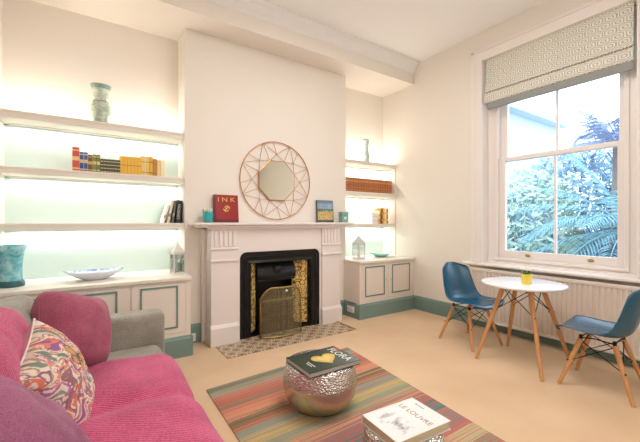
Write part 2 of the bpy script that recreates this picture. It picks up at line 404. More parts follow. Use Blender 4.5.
# ------------------------------------------------------------------ alcove cabinets
def inset(bm, x0, x1, z0, z1, y, w=.016, t=.006):
    box(bm, (x0, y-t, z0), (x0+w, y, z1)); box(bm, (x1-w, y-t, z0), (x1, y, z1))
    box(bm, (x0+w, y-t, z0), (x1-w, y, z0+w)); box(bm, (x0+w, y-t, z1-w), (x1-w, y, z1))
def cabinet(label, x0, x1, doors, knobs, ret):
    cx = (x0+x1)/2; t = thing('alcove_cabinet', label, 'cabinet', (cx, YC, 0))
    xb = x0-cx if ret == 'L' else BX1+.003-cx
    bm = B(); box(bm, (x0-cx, .02, .2), (x1-cx, YB-YC-.003, .735)); box(bm, (xb, YB-YC-.004, .2), (x1-cx, YA-YC-.015, .735))
    if ret == 'L': box(bm, (x0-cx, .018, 0), (x1-cx, .06, .2))
    else: box(bm, (x0-cx, .018, 0), (x1-cx, .06, .2))
    # face frame
    xs = [d[0]-cx for d in doors]+[doors[-1][1]-cx]
    box(bm, (x0-cx, 0, .2), (x1-cx, .02, .235)); box(bm, (x0-cx, 0, .715), (x1-cx, .02, .735))
    box(bm, (x0-cx, 0, .235), (xs[0]+.0, .02, .715)); box(bm, (xs[-1], 0, .235), (x1-cx, .02, .715))
    link('body', bm, M_cab, t)
    bm = B(); 
    if ret == 'L': box(bm, (x0-cx, -.022, .735), (x1-cx+.006, YA-YC-.014, .768), .006)
    else: box(bm, (x0-cx-.006, -.022, .735), (x1-cx, YB-YC-.002, .768), .006); box(bm, (xb, YB-YC-.012, .736), (x1-cx, YA-YC-.014, .7679))
    link('worktop', bm, M_shelf, t)
    bm = B(); prof = [(0, 0), (0, .2), (-.007, .2), (-.012, .185), (-.018, .175), (-.022, .17), (-.022, 0)]
    prism(bm, [(.02+u, v) for u, v in [(0, 0)]+[(p[0]-.02, p[1]) for p in prof[1:]]+[(-.042, 0)]], 0, x0-cx, x1-cx)
    if ret == 'L': box(bm, (x1-cx-.002, -.022, 0), (x1-cx+.018, YB-YC-.022, .19), .004)
    else: box(bm, (x0-cx-.018, -.022, 0), (x0-cx+.002, YB-YC-.022, .19), .004)
    link('plinth', bm, M_green, t)
    for i, (a, b_, l0, l1) in enumerate(doors):
        bm = B(); box(bm, (a-cx+.002, -.002, .238), (b_-cx-.002, .019, .713), .002)
        d = link('door', bm, M_cab, t)
        bm = B(); inset(bm, l0-cx, l1-cx, .285, .69, -.002); link('inset_moulding', bm, M_greenl, d)
        if knobs[i] is not None:
            bm = B(); lathe(bm, [(.006, 0), (.006, .012), (.013, .018), (.015, .025), (.01, .031), (.001, .033)], 14)
            bmesh.ops.transform(bm, matrix=Matrix.Translation((knobs[i]-cx, -.002, .49)) @ Matrix.Rotation(PI/2, 4, 'X'), verts=bm.verts)
            link('knob', bm, M_shelf, d, smooth=True)
    return t
cabinet('long low cream cabinet with green panel lines in the left alcove', XL+.03, .845,
        [(-.60, -.15, -.54, -.22), (-.15, .332, -.08, .228), (.332, .80, .404, .728)], [None, -.1+.0, None][:0] or [None, None, None], 'L')
cabinet('short cream two door cabinet in the right alcove beside the fireplace', 3.0, XR-.005,
        [(3.04, 3.525, 3.094, 3.455), (3.525, 4.02, 3.60, 3.968)], [3.49, 3.56], 'R')
def socket(loc, rz, label, w=.146):
    t = thing('wall_socket', label, 'socket', loc, rz)
    bm = B(); box(bm, (-w/2, -.01, -.043), (w/2, 0, .043), .004); link('faceplate', bm, M_white, t, smooth='auto')
    n_ = 2 if w > .1 else 1
    for k in range(n_):
        c = (-w/4+k*w/2) if n_ == 2 else 0
        bm = B()
        for dx, dz in ((0, .008), (-.011, -.014), (.011, -.014)): box(bm, (c+dx-.003, -.0112, dz-.004), (c+dx+.003, -.0098, dz+.004))
        link('pin_holes', bm, M_blackm, t)
        bm = B(); box(bm, (c-.03, -.015, .012), (c-.016, -.0098, .034), .002); link('switch', bm, M_white, t)
socket((2.982, 3.66, .11), -PI/2, 'white double wall socket on the green plinth of the right alcove cabinet')
socket((.93, 3.818, .065), 0, 'small white socket on the green skirting between left cabinet and fireplace', .086)

# ------------------------------------------------------------------ fireplace
fp = thing('fireplace', 'white painted mantelpiece with fluted pilasters around a black cast iron insert', 'fireplace', (1.915, YB, 0))
def fpart(name, bm, m, parent=None, **k):
    bmesh.ops.transform(bm, matrix=Matrix.Translation((-1.915, -YB, 0)), verts=bm.verts); return link(name, bm, m, parent or fp, **k)
F = 3.60
for x0, x1 in ((1.075, 1.362), (2.468, 2.755)):
    bm = B(); box(bm, (x0, F, .20), (x1, YB, 1.235))
    # stepped mouldings of the capital and fluting above it
    box(bm, (x0-.008, F-.018, .875), (x1+.008, YB, .90), .005); box(bm, (x0-.006, F-.014, 1.0), (x1+.006, YB, 1.022), .005)
    for k in range(5):
        c = x0+.045+k*(x1-x0-.09)/4; box(bm, (c-.014, F-.012, 1.035), (c+.014, F+.002, 1.20), .005)
    box(bm, (x0+.0, F-.008, 1.205), (x1, YB, 1.235), .003)
    fpart('pilaster', bm, M_mantel)
    bm = B(); box(bm, (x0-.014, F-.03, 0), (x1+.008, YB, .185), .004); prism(bm, [(F-.03, .185), (F, .215), (YB, .215), (YB, .185)], 0, x0-.01, x1+.004)
    fpart('plinth_block', bm, M_mantel)
# frieze with the rounded opening corners
bm = B(); pts = [(1.362, 1.235), (1.362, 0), (1.392, 0)]
pts += [(1.392+.075-.075*math.cos(a), .885+.075*math.sin(a)) for a in [i*PI/2/6 for i in range(7)]]
pts += [(2.443-.075+.075*math.sin(a), .885+.075*math.cos(a)) for a in [i*PI/2/6 for i in range(7)]]
pts += [(2.443, 0), (2.468, 0), (2.468, 1.235)]
prism(bm, pts, 1, F+.022, F+.06); fpart('frieze', bm, M_mantel)
bm = B(); box(bm, (.905, 3.53, 1.26), (2.925, YB-.002, 1.288), .008, 3); box(bm, (.96, 3.56, 1.235), (2.87, YB-.002, 1.262), .008, 3); box(bm, (1.03, 3.58, 1.215), (2.80, 3.62, 1.24), .006)
fpart('mantel_shelf', bm, M_mantel, smooth='auto')
for x0, x1 in ((1.03, 1.075), (2.755, 2.80)):
    bm = B(); box(bm, (x0, YB-.06, 0), (x1, YB, 1.22), .003); fpart('backing_board', bm, M_mantel)
# iron insert
Y0 = F+.03
bm = B()
def ringp(x0, x1, z1, rad, n_=6):
    p = [(x0, .0)]
    p += [(x0+rad-rad*math.cos(a), z1-rad+rad*math.sin(a)) for a in [i*PI/2/n_ for i in range(n_+1)]]
    p += [(x1-rad+rad*math.sin(a), z1-rad+rad*math.cos(a)) for a in [i*PI/2/n_ for i in range(n_+1)]]
    p += [(x1, .0)]
    return p
def band(bm, o, i, y0, y1):
    """sweep between an outer and an inner outline at depths y0 (outer) and y1 (inner)"""
    A = [bm.verts.new((x, y0, z)) for x, z in o]; C = [bm.verts.new((x, y1, z)) for x, z in i]
    for k in range(len(o)-1): bm.faces.new((A[k], A[k+1], C[k+1], C[k]))
outl = [ringp(1.38, 2.455, .972, .09), ringp(1.392, 2.443, .958, .075), ringp(1.43, 2.405, .915, .03), ringp(1.445, 2.39, .90, .02),
        ringp(1.46, 2.375, .885, .01), ringp(1.50, 2.335, .86, .006), ringp(1.52, 2.315, .835, .004), ringp(1.535, 2.30, .825, .003)]
deps = [Y0+.01, Y0, Y0+.004, Y0-.012, Y0, Y0+.006, Y0-.008, Y0+.02]
for k in range(7): band(bm, outl[k], outl[k+1], deps[k], deps[k+1])
fr = fpart('iron_surround', bm, M_iron, smooth='auto')
bm = B(); box(bm, (1.66, 3.98, 0), (2.17, 4.0, .9))
for s, xa, xb, xc in ((0, 1.535, 1.535, 1.66), (1, 2.30, 2.30, 2.17)):
    a = [bm.verts.new(p) for p in ((xc, 3.78, 0), (xc, 3.98, 0), (xc, 3.98, .9), (xc, 3.78, .9))]; bm.faces.new(a)
box(bm, (1.42, 3.66, .828), (2.41, 4.0, .90)); box(bm, (1.44, 3.66, -.0), (2.40, 4.1, .012))
fpart('firebox', bm, M_iron)
# splayed tiled cheeks
def tilemat(n, L, b):
    t = n.new('ShaderNodeTexCoord'); sp = n.new('ShaderNodeSeparateXYZ'); L.new(t.outputs['Object'], sp.inputs[0])
    mp = n.new('ShaderNodeMapping'); mp.inputs['Scale'].default_value = (1, 1, 1); L.new(t.outputs['Object'], mp.inputs[0])
    v = n.new('ShaderNodeTexVoronoi'); v.inputs['Scale'].default_value = 19; v.feature = 'F1'; L.new(mp.outputs[0], v.inputs['Vector']); v.inputs['Randomness'].default_value = .55
    r = n.new('ShaderNodeValToRGB'); r.color_ramp.interpolation = 'CONSTANT'
    e = r.color_ramp.elements; e[0].position = 0; e[0].color = lin((120, 84, 30)); e[1].position = .18; e[1].color = lin((240, 214, 150))
    for p, c in ((.42, (224, 180, 84)), (.55, (104, 74, 36)), (.66, (236, 206, 130))): q = e.new(p); q.color = lin(c)
    L.new(v.outputs['Distance'], r.inputs['Fac']); L.new(r.outputs['Color'], b.inputs['Base Color'])
M_ftile = ramp_mat('yellow_floral_tile', tilemat, .25)
for pa, pb in (((1.537, 3.652), (1.645, 3.78)), ((2.298, 3.652), (2.13, 3.79))):
    bm = B(); d = Vector((pb[0]-pa[0], pb[1]-pa[1], 0)); L_ = d.length; d.normalize(); nrm = Vector((-d.y, d.x, 0))
    if pa[0] > 1.9: nrm = -nrm
    for k in range(5):
        z0 = .05+k*.155; a = Vector((pa[0], pa[1], 0))
        q = [a+d*.02, a+d*(L_-.004), a+d*(L_-.004)+nrm*.012, a+d*.02+nrm*.012]
        prism(bm, [(v.x, v.y) for v in q], 2, z0, z0+.151)
    fpart('tiled_cheek', bm, M_ftile)
    bm = B(); prism(bm, [(pa[0], pa[1]), (pb[0], pb[1]), (pb[0]+nrm.x*.02, pb[1]+nrm.y*.02+.03), (pa[0]+nrm.x*.0, pa[1]+.03)], 2, 0, .05); fpart('cheek_base', bm, M_iron)
# hood
bm = B()
def hood(u, v):
    x = 1.635+(2.135-1.635)*u; a = v*PI*.62
    bulge = .03*math.sin(PI*u)
    return (x, 3.765-.07*math.sin(a)-bulge*.5, .835-.215*v+.012*math.cos(PI*2*u)*v)
gridm(bm, 20, 14, hood); 
box(bm, (1.64, 3.70, .60), (2.13, 3.74, .622), .005); lathe(bm, [(.05, 0), (.045, .006), (.03, .008), (.02, .012), (.001, .013)], 20)
vs = [v for v in bm.verts if abs(v.co.x) < .1]
bmesh.ops.transform(bm, matrix=Matrix.Translation((1.885, 3.685, .73)) @ Matrix.Rotation(PI/2, 4, 'X'), verts=vs)
fpart('hood', bm, M_iron, smooth='auto')
# grate
bm = B()
for k in range(5): tube(bm, [(1.66, 3.72, .17+k*.04), (1.88, 3.70, .17+k*.04), (2.12, 3.72, .17+k*.04)], .007, 6)
for k in range(9): tube(bm, [(1.67+k*.055, 3.72, .10), (1.67+k*.055, 3.72, .34)], .006, 6)
box(bm, (1.655, 3.70, .34), (2.135, 3.73, .40), .006); box(bm, (1.655, 3.72, .0), (2.135, 3.75, .10), .004); box(bm, (1.66, 3.74, .1), (2.13, 3.97, .12))
fpart('grate', bm, M_iron)
bm = B()
for k in range(7): tube(bm, [(1.70+k*.062, 3.697, .37), (1.725+k*.062, 3.694, .385), (1.75+k*.062, 3.697, .37)], .006, 6)
box(bm, (1.68, 3.694, .357), (2.11, 3.70, .363)); fpart('grate_ornament', bm, M_brass, fp)
# hearth
def hearth(n, L, b):
    t = n.new('ShaderNodeTexCoord'); mp = n.new('ShaderNodeMapping'); mp.inputs['Scale'].default_value = (1/.15, 1/.15, 1); L.new(t.outputs['Object'], mp.inputs[0])
    ch = n.new('ShaderNodeTexChecker'); ch.inputs['Scale'].default_value = 2; ch.inputs['Color1'].default_value = lin((232, 214, 178)); ch.inputs['Color2'].default_value = lin((112, 70, 58)); L.new(mp.outputs[0], ch.inputs['Vector'])
    v = n.new('ShaderNodeTexVoronoi'); v.inputs['Scale'].default_value = 2; v.inputs['Randomness'].default_value = 0; v.distance = 'MANHATTAN'; L.new(mp.outputs[0], v.inputs['Vector'])
    r = n.new('ShaderNodeValToRGB'); r.color_ramp.interpolation = 'CONSTANT'; e = r.color_ramp.elements
    e[0].position = 0; e[0].color = lin((150, 120, 104)); e[1].position = .14; e[1].color = lin((226, 206, 168))
    for p, c in ((.34, (110, 72, 62)), (.52, (222, 202, 166)), (.72, (92, 66, 62))): q = e.new(p); q.color = lin(c)
    L.new(v.outputs['Distance'], r.inputs['Fac'])
    mx = n.new('ShaderNodeMix'); mx.data_type = 'RGBA'; mx.inputs['Factor'].default_value = .35
    L.new(r.outputs['Color'], mx.inputs['A']); L.new(ch.outputs['Color'], mx.inputs['B']); L.new(mx.outputs['Result'], b.inputs['Base Color'])
M_hearth = ramp_mat('hearth_mosaic_tile', hearth, .4)
ht = thing('hearth', 'flat brown and cream patterned tile hearth in front of the fireplace', 'hearth', (1.89, 3.4, 0))
bm = B(); box(bm, (-.78, -.20, 0), (.78, .168, .006), .001); box(bm, (-.51, .167, 0), (.54, .228, .006)); link('tiles', bm, M_hearth, ht)
bm = B(); box(bm, (.78, -.20, 0), (.80, .21, .014), .003); link('edge_strip', bm, M_brass, ht, label='brass strip along the right edge')

# fire screen
def meshmat():
    m = bpy.data.materials.new('brass_mesh'); m.use_nodes = True; n = m.node_tree.nodes; L = m.node_tree.links; b = n['Principled BSDF']
    b.inputs['Base Color'].default_value = lin((150, 138, 104)); b.inputs['Metallic'].default_value = .6; b.inputs['Roughness'].default_value = .5
    t = n.new('ShaderNodeTexCoord'); v = n.new('ShaderNodeTexVoronoi'); v.inputs['Scale'].default_value = 220; v.inputs['Randomness'].default_value = .0; L.new(t.outputs['Object'], v.inputs['Vector'])
    mr = n.new('ShaderNodeMapRange'); mr.inputs['From Min'].default_value = .2; mr.inputs['From Max'].default_value = .6; mr.inputs['To Min'].default_value = .2; mr.inputs['To Max'].default_value = .62
    L.new(v.outputs['Distance'], mr.inputs[0]); L.new(mr.outputs[0], b.inputs['Alpha']); return m
scr = thing('fire_screen', 'curved brass mesh fire screen with arched top before the grate', 'fire screen', (1.835, 3.50, .006), math.radians(-3))
def scry(x): return -.07*(1-(x/.255)**2)
def scrz(x): return .56-.13*(max(0, (abs(x)-.12))/.135)**2.2
bm = B(); gridm(bm, 24, 12, lambda u, v: (-.25+.5*u, scry(-.25+.5*u), .02+(scrz(-.25+.5*u)-.02)*v)); link('mesh_panel', bm, meshmat(), scr, smooth=True)
bm = B(); tp = [(-.25, scry(-.25), .004)]+[(-.25+.5*i/24, scry(-.25+.5*i/24), scrz(-.25+.5*i/24)) for i in range(25)]+[(.25, scry(.25), .004)]
tube(bm, tp, .008, 8); tube(bm, [(-.25+.5*i/16, scry(-.25+.5*i/16), .016) for i in range(17)], .008, 8); link('brass_frame', bm, M_brass, scr, smooth=True)
bm = B(); lathe(bm, [(.012, 0), (.016, .008), (.008, .014), (.001, .016)], 12)
bmesh.ops.transform(bm, matrix=Matrix.Translation((.03, -.07, .52)) @ Matrix.Rotation(PI/2, 4, 'X'), verts=bm.verts); link('knob', bm, M_white, scr, smooth=True, label='small white knob')

# ------------------------------------------------------------------ mirror
mr = thing('wall_mirror', 'octagonal mirror in a round copper wire frame above the mantelpiece', 'mirror', (1.945, YB, 1.80))
def oc(r, a): return Vector((r*math.cos(a), -.02, r*math.sin(a)))
RO, RI, RM = .475, .258, .325
bm = B(); tube(bm, [oc(RO, 2*PI*i/64) for i in range(64)], .006, 8, closed=True); link('outer_ring', bm, M_copper, mr, smooth=True)
bm = B(); ov = [oc(RI, PI/8+PI/4*k) for k in range(8)]
for k in range(8): tube(bm, [ov[k], ov[(k+1) % 8]], .008, 8)
link('octagon_frame', bm, M_copper, mr)
bm = B()
for k in range(8):
    th = PI/4*k; nd = oc(RM, th); va = oc(RI, th+PI/8); vb = oc(RI, th-PI/8)
    for q in (va, vb, oc(RO, th+PI/8*.96), oc(RO, th-PI/8*.96), oc(RO, th+PI/8*.28)): tube(bm, [nd, q], .003, 5)
    tube(bm, [va, oc(RO, th+PI/8)], .003, 5)
link('wire_web', bm, M_copper, mr)
bm = B(); prism(bm, [(v.x*.985, v.z*.985) for v in ov], 1, -.028, -.016); link('mirror_glass', bm, mat('mirror_silver', (232, 236, 228), .02, 1, var=0), mr)
bm = B(); prism(bm, [(v.x*.8, v.z*.8) for v in ov], 1, -.016, 0); link('mount', bm, M_blackm, mr)

# ------------------------------------------------------------------ books
def book(name, label, w, h, t, cover, loc, rot, group=None, page=(238, 228, 208), spine=None, cat='book', parts=True, spinemarks=None):
    """w = cover width (y), h height (z), t thickness (x). spine faces -y"""
    r = thing(name, label, cat, loc, 0, group); r.rotation_euler = rot
    cm = mat('cover_%d_%d_%d' % cover, cover, .5, var=.06, vscale=20)
    bm = B(); box(bm, (0, 0, 0), (.003, w, h)); box(bm, (t-.003, 0, 0), (t, w, h)); box(bm, (0, -.002, 0), (t, .003, h), .001)
    link('cover', bm, cm, r)
    if parts:
        bm = B(); box(bm, (.003, .003, .003), (t-.003, w-.004, h-.003)); link('pages', bm, mat('paper_%d' % page[0], page, .9, var=.06, vscale=80, stretch=(8, 1, 1)), r)
    if spinemarks:
        mk, zs_ = spinemarks
        for z0, z1 in zs_:
            bm = B(); box(bm, (.001, -.0032, h*z0), (t-.001, -.0015, h*z1)); link('spine_band', bm, mat('band_%d_%d_%d' % mk, mk, .5), r)
    return r
Yb_ = YB+.09
gb = 'books in the row on the middle left shelf'
zs_ = 1.7655
x = -.105
row = [('tall salmon-red hardback at the left end of the middle left shelf', .055, .225, (214, 96, 84), (246, 200, 140)),
 ('left one of two blue hardbacks next to the salmon-red book', .03, .185, (70, 90, 150), (220, 200, 150)),
 ('right one of two blue hardbacks next to the salmon-red book', .03, .185, (78, 98, 158), (220, 200, 150)),
 ('dark brown hardback between the blue books and the olive books', .034, .165, (126, 92, 54), (220, 180, 100)),
 ('left olive green hardback with gold bands beside the brown book', .03, .172, (136, 140, 78), (226, 206, 130)),
 ('right olive green hardback with gold bands beside the dark banded set', .03, .172, (122, 130, 76), (226, 206, 130))]
for lb, t, h, c, mk in row:
    book('book', lb, .14, h, t-.001, c, (x, Yb_, zs_), (0, 0, 0), gb, spinemarks=(mk, ((.1, .16), (.45, .62), (.85, .9)))); x += t+.002
for k in range(7):
    book('book', 'small dark book with cream spine bands in the set of seven', .12, .138, .022, (84, 82, 62), (x, Yb_, zs_), (0, 0, 0), gb, spinemarks=((206, 200, 160), ((.08, .14), (.32, .38), (.56, .62), (.8, .86)))); x += .0235
pos = ['at the left end of', 'second in', 'third in', 'fourth in', 'fifth in', 'at the right end of']
for k in range(6):
    book('book', 'golden yellow paperback %s the matching yellow set' % pos[k], .125, .182, .029, (240, 188, 70), (x, Yb_, zs_), (0, 0, 0), gb, spinemarks=((196, 130, 40), ((.5, .54),))); x += .0305
for lb, t, h, c, mk in (('tall pale yellow book just right of the yellow set', .027, .20, (240, 208, 120), (200, 150, 60)),
 ('narrow cream and yellow book between two pale yellow books', .022, .198, (246, 222, 158), (210, 150, 60)),
 ('pale yellow book left of the mustard brown book', .024, .20, (240, 204, 110), (180, 120, 50)),
 ('golden book with dark mark beside the mustard brown book', .03, .20, (232, 178, 64), (130, 80, 30)),
 ('mustard brown hardback near the right end of the row', .036, .182, (196, 140, 54), (170, 110, 40)),
 ('pale peach book near the right end of the row', .03, .176, (240, 206, 150), (238, 200, 140)),
 ('cream book standing last at the right end of the row', .045, .176, (246, 228, 184), (246, 228, 184))):
    book('book', lb, .13, h, t-.001, c, (x, Yb_, zs_), (0, 0, 0), gb, spinemarks=(mk, ((.15, .2), (.7, .74)))); x += t+.002
# leaning books on the lowest left shelf
g2 = 'leaning books on the lowest left shelf'
for lb, bx, t, h, a, c, mk in (('black book with white spine lettering leaning against the chimney breast', .79, .045, .245, .08, (34, 36, 38), None),
  ('grey-green book leaning between the black book and the cream book', .748, .02, .24, .14, (98, 98, 84), (180, 170, 150)),
  ('cream book leaning on the dark books of the lowest left shelf', .70, .026, .235, .2, (232, 220, 200), (150, 140, 120)),
  ('white paperback with an orange mark leaning leftmost on the lowest left shelf', .655, .022, .20, .27, (250, 246, 238), (226, 160, 70))):
    bk = book('book', lb, .15, h, t, c, (bx, YB+.07, 1.2845), (0, a, 0), g2, spinemarks=(mk, ((.3, .45),)) if mk else None)
    if mk is None: text('lettering', 'LONDON', .036, M_white, bk, (t/2, -.0035, h/2), (PI/2, -PI/2, 0), .0003)
# right alcove books
g3 = 'matching brown volumes on the middle right shelf'
bk0 = None; x = 3.045
for k in range(20):
    if bk0 is None:
        bk0 = book('book', 'brown leather volume with a gold band in the matching row of twenty', .14, .205, .0425, (176, 106, 62), (x, YB+.08, 1.7355), (0, 0, 0), g3, spinemarks=((214, 156, 92), ((.12, .15), (.3, .33), (.72, .82), (.88, .9))))
    else: dup(bk0, (x, YB+.08, 1.7355))
    x += .0495
g4 = 'upright books on the lowest right shelf'
for lb, bx, t, h, a, c, mk in (('wide white book at the left of the lowest right shelf', 3.60, .11, .17, .0, (244, 240, 236), (226, 222, 218)),
  ('cream book leaning between the white and dark books, lowest right shelf', 3.725, .022, .2, .1, (238, 214, 160), (200, 120, 60)),
  ('orange-brown book beside the cream one, lowest right shelf', 3.757, .022, .225, .06, (208, 140, 70), (120, 70, 40)),
  ('dark brown book in the middle of the lowest right shelf books', 3.79, .026, .235, .02, (96, 70, 46), (216, 180, 110)),
  ('yellow book right of the dark brown one, lowest right shelf', 3.822, .036, .25, 0, (244, 198, 92), (226, 140, 60)),
  ('white and yellow book near the right end, lowest right shelf', 3.861, .04, .24, 0, (250, 232, 190), (244, 206, 120)),
  ('orange red book at the right end of the lowest right shelf', 3.905, .034, .24, 0, (226, 128, 66), (250, 220, 160))):
    book('book', lb, .13, h, t, c, (bx, YB+.07, 1.2655), (0, a, 0), g4, spinemarks=(mk, ((.2, .3), (.6, .7))))

# mantel books (leaning on the wall, front cover to the room)
def frontbook(label, x, w, h, t, cover, rz, lean, loc_y, page=(230, 220, 200), z=1.2885):
    r = thing('book', label, 'book', (x, loc_y, z)); r.rotation_euler = (-lean, 0, rz)
    bm = B(); box(bm, (-w/2, 0, 0), (w/2, .003, h)); box(bm, (-w/2, t-.003, 0), (w/2, t, h)); box(bm, (-w/2, 0, 0), (-w/2+.003, t, h))
    link('cover', bm, mat('cover_%d_%d_%d' % cover, cover, .35, var=.2, vscale=18), r)
    bm = B(); box(bm, (-w/2+.003, .003, .003), (w/2-.004, t-.003, h-.003)); link('pages', bm, mat('paper_230', page, .9, var=.06, vscale=80), r)
    return r
rb = frontbook('large red hardback with gold lettering leaning on the mantel shelf', 1.30, .275, .31, .03, (150, 28, 30), math.radians(2), .10, 3.765)
M_gold = mat('gold_print', (226, 176, 96), .4, .2)
text('lettering', 'I N K', .07, M_gold, rb, (0, -.0008, .255), (PI/2, 0, 0), stretch=1.3)
bm = B()
for s, a0 in ((1, 0), (-1, PI)):
    tube(bm, [(s*.006+.03*math.cos(a0+t*.35), 0, .03*math.sin(a0+t*.35)) for t in range(9)], .006, 6)
tube(bm, [(-.02, 0, -.02), (.0, 0, .005), (.02, 0, .018)], .008, 6)
bmesh.ops.transform(bm, matrix=Matrix.Translation((0, -.002, .155)) @ Matrix.Diagonal((1, .15, 1, 1)), verts=bm.verts); link('emblem', bm, M_gold, rb)
bm = B(); box(bm, (-.135, -.0006, .0), (.135, 0, .035)); box(bm, (-.1375, -.0006, 0), (-.12, 0, .31)); link('cover_border', bm, mat('deep_red_print', (104, 20, 26), .4, var=.3, vscale=40), rb)
pb = frontbook('picture book with a blue sky and yellow town cover on the mantel shelf', 2.65, .26, .295, .022, (92, 108, 120), math.radians(-2), .08, 3.78)
# painted cover: sky, hills, yellow buildings
bm = B(); NX, NZ = 40, 46; V, _ = gridm(bm, NX, NZ, lambda u, v: (-.12+.24*u, -.0012, .01+.275*v)); bm.verts.index_update()
cols = []
for i in range(NX+1):
    for j in range(NZ+1):
        u, v = i/NX, j/NZ; nn = noise.noise(Vector((u*6, v*6, 2))); n2 = noise.noise(Vector((u*22, v*22, 5)))
        if v > .87: c = (110, 132, 150)
        elif v > .62: c = (142+30*nn, 170+20*nn, 190)
        elif v > .5+.06*nn: c = (96, 120, 96)
        else: c = (216, 194, 128) if n2 > -.05 else ((120, 100, 60) if n2 < -.3 else (196, 150, 84))
        if v < .08: c = (70, 84, 60)
        cols.append(lin([max(0, min(255, q)) for q in c]))
link('cover_picture', bm, vcol_mat('printed_cover', .35), pb, col=cols)

# candles / pots on the mantel
def jar(name, label, cat, loc, prof, m, inner=None, n=32, group=None, extra=None):
    t = thing(name, label, cat, loc, 0, group)
    bm = B(); lathe(bm, prof, n); link('body', bm, m, t, smooth='auto', ang=50)
    return t
tq = jar('candle_pot', 'turquoise round candle pot on the left end of the mantel shelf', 'candle pot', (1.075, 3.72, 1.2885),
    [(.044, 0), (.05, .006), (.052, .14), (.049, .146), (.045, .14), (.043, .11)], mat('turquoise_glaze', (52, 168, 172), .25, var=.35, vscale=30))
bm = B(); lathe(bm, [(.044, .105), (.001, .108)], 24, cap0=False); link('wax', bm, mat('pale_wax', (236, 240, 230), .5), tq)
bm = B()
for k in range(14):
    a = -PI*.85+k*.14; z0 = .146; z1 = .118-.012*math.sin(k*2.3); q = .0535
    va = [bm.verts.new((q*math.cos(a), q*math.sin(a), z0)), bm.verts.new((q*math.cos(a+.14), q*math.sin(a+.14), z0)), bm.verts.new((q*math.cos(a+.14), q*math.sin(a+.14), z1+.01)), bm.verts.new((q*math.cos(a), q*math.sin(a), z1))]; bm.faces.new(va)
link('drip_glaze', bm, mat('cream_glaze', (226, 222, 196), .3), tq)
tb = thing('candle_box', 'muted teal square candle box on the right end of the mantel shelf', 'candle box', (2.87, 3.68, 1.2885))
bm = B(); box(bm, (-.055, -.04, 0), (.055, .04, .135), .004); link('box', bm, mat('muted_teal_card', (124, 164, 158), .5, var=.2, vscale=40), tb)
bm = B(); box(bm, (-.057, -.042, .11), (.057, .042, .14), .003); link('lid', bm, mat('muted_teal_lid', (140, 176, 168), .5, var=.15), tb)
bm = B(); box(bm, (-.022, -.0425, .04), (.022, -.0395, .075)); link('tag', bm, mat('pale_tag', (206, 220, 208), .6), tb)

# ------------------------------------------------------------------ vases, bowls, lanterns
def glaze(name, c, c2, sc, rough=.3):
    def f(n, L, b):
        t = n.new('ShaderNodeTexCoord'); a = n.new('ShaderNodeTexNoise'); a.inputs['Scale'].default_value = sc; a.inputs['Detail'].default_value = 6; a.inputs['Distortion'].default_value = 1
        r = n.new('ShaderNodeValToRGB'); r.color_ramp.elements[0].position = .38; r.color_ramp.elements[1].position = .62
        r.color_ramp.elements[0].color = lin(c2); r.color_ramp.elements[1].color = lin(c)
        L.new(t.outputs['Object'], a.inputs['Vector']); L.new(a.outputs['Fac'], r.inputs['Fac']); L.new(r.outputs['Color'], b.inputs['Base Color'])
    return MATS.get(name) or ramp_mat(name, f, rough)
v1 = thing('vase', 'mottled pale green necked vase on the topmost left shelf', 'vase', (.12, 4.0, 2.2405)); v1.scale = (1.14, 1.14, 1.08)
bm = B(); lathe(bm, [(.05, 0), (.062, .01), (.078, .06), (.085, .11), (.078, .16), (.062, .195), (.055, .21), (.056, .24), (.060, .28), (.066, .32), (.074, .345), (.077, .352), (.07, .352), (.055, .31), (.05, .25)], 40)
link('body', bm, glaze('mottled_green_glaze', (214, 224, 206), (168, 186, 170), 26), v1, smooth=True)
bm = B(); lathe(bm, [(.0665, .318), (.075, .344), (.0785, .354), (.07, .354), (.06, .33)], 40, cap0=False); link('rim', bm, glaze('green_rim_glaze', (150, 176, 164), (122, 152, 142), 20), v1, smooth=True, label='darker green flared rim')
bm = B(); tube(bm, [(.0575*math.cos(a*PI/16), .0575*math.sin(a*PI/16), .205+.004*math.sin(a)) for a in range(32)], .004, 6, closed=True); link('neck_band', bm, mat('brown_cord', (128, 116, 92), .8), v1)
v2 = thing('vase', 'slim pale blue-green speckled vase on the topmost right shelf', 'vase', (3.53, 3.98, 2.1905))
bm = B(); lathe(bm, [(.05, 0), (.062, .015), (.068, .07), (.064, .12), (.05, .165), (.043, .21), (.045, .27), (.052, .33), (.056, .36), (.05, .36), (.042, .3)], 36)
link('body', bm, glaze('pale_speckled_glaze', (220, 234, 230), (170, 194, 192), 30), v2, smooth=True)
v3 = thing('vase', 'tall turquoise glass vase with flared rim on the left cabinet', 'vase', (-.51, 3.77, .7685))
bm = B(); lathe(bm, [(.07, 0), (.085, .008), (.088, .03), (.075, .05), (.072, .12), (.074, .2), (.084, .28), (.105, .335), (.1, .336), (.078, .28), (.066, .2), (.064, .1)], 40)
link('body', bm, glaze('turquoise_glass_glaze', (84, 176, 190), (168, 214, 216), 14, .12), v3, smooth=True)
bm = B(); lathe(bm, [(.0885, .0), (.0905, .01), (.091, .03), (.078, .05)], 40, cap0=False); link('foot', bm, mat('dark_teal_foot', (48, 96, 100), .3), v3, smooth=True, label='dark teal foot')
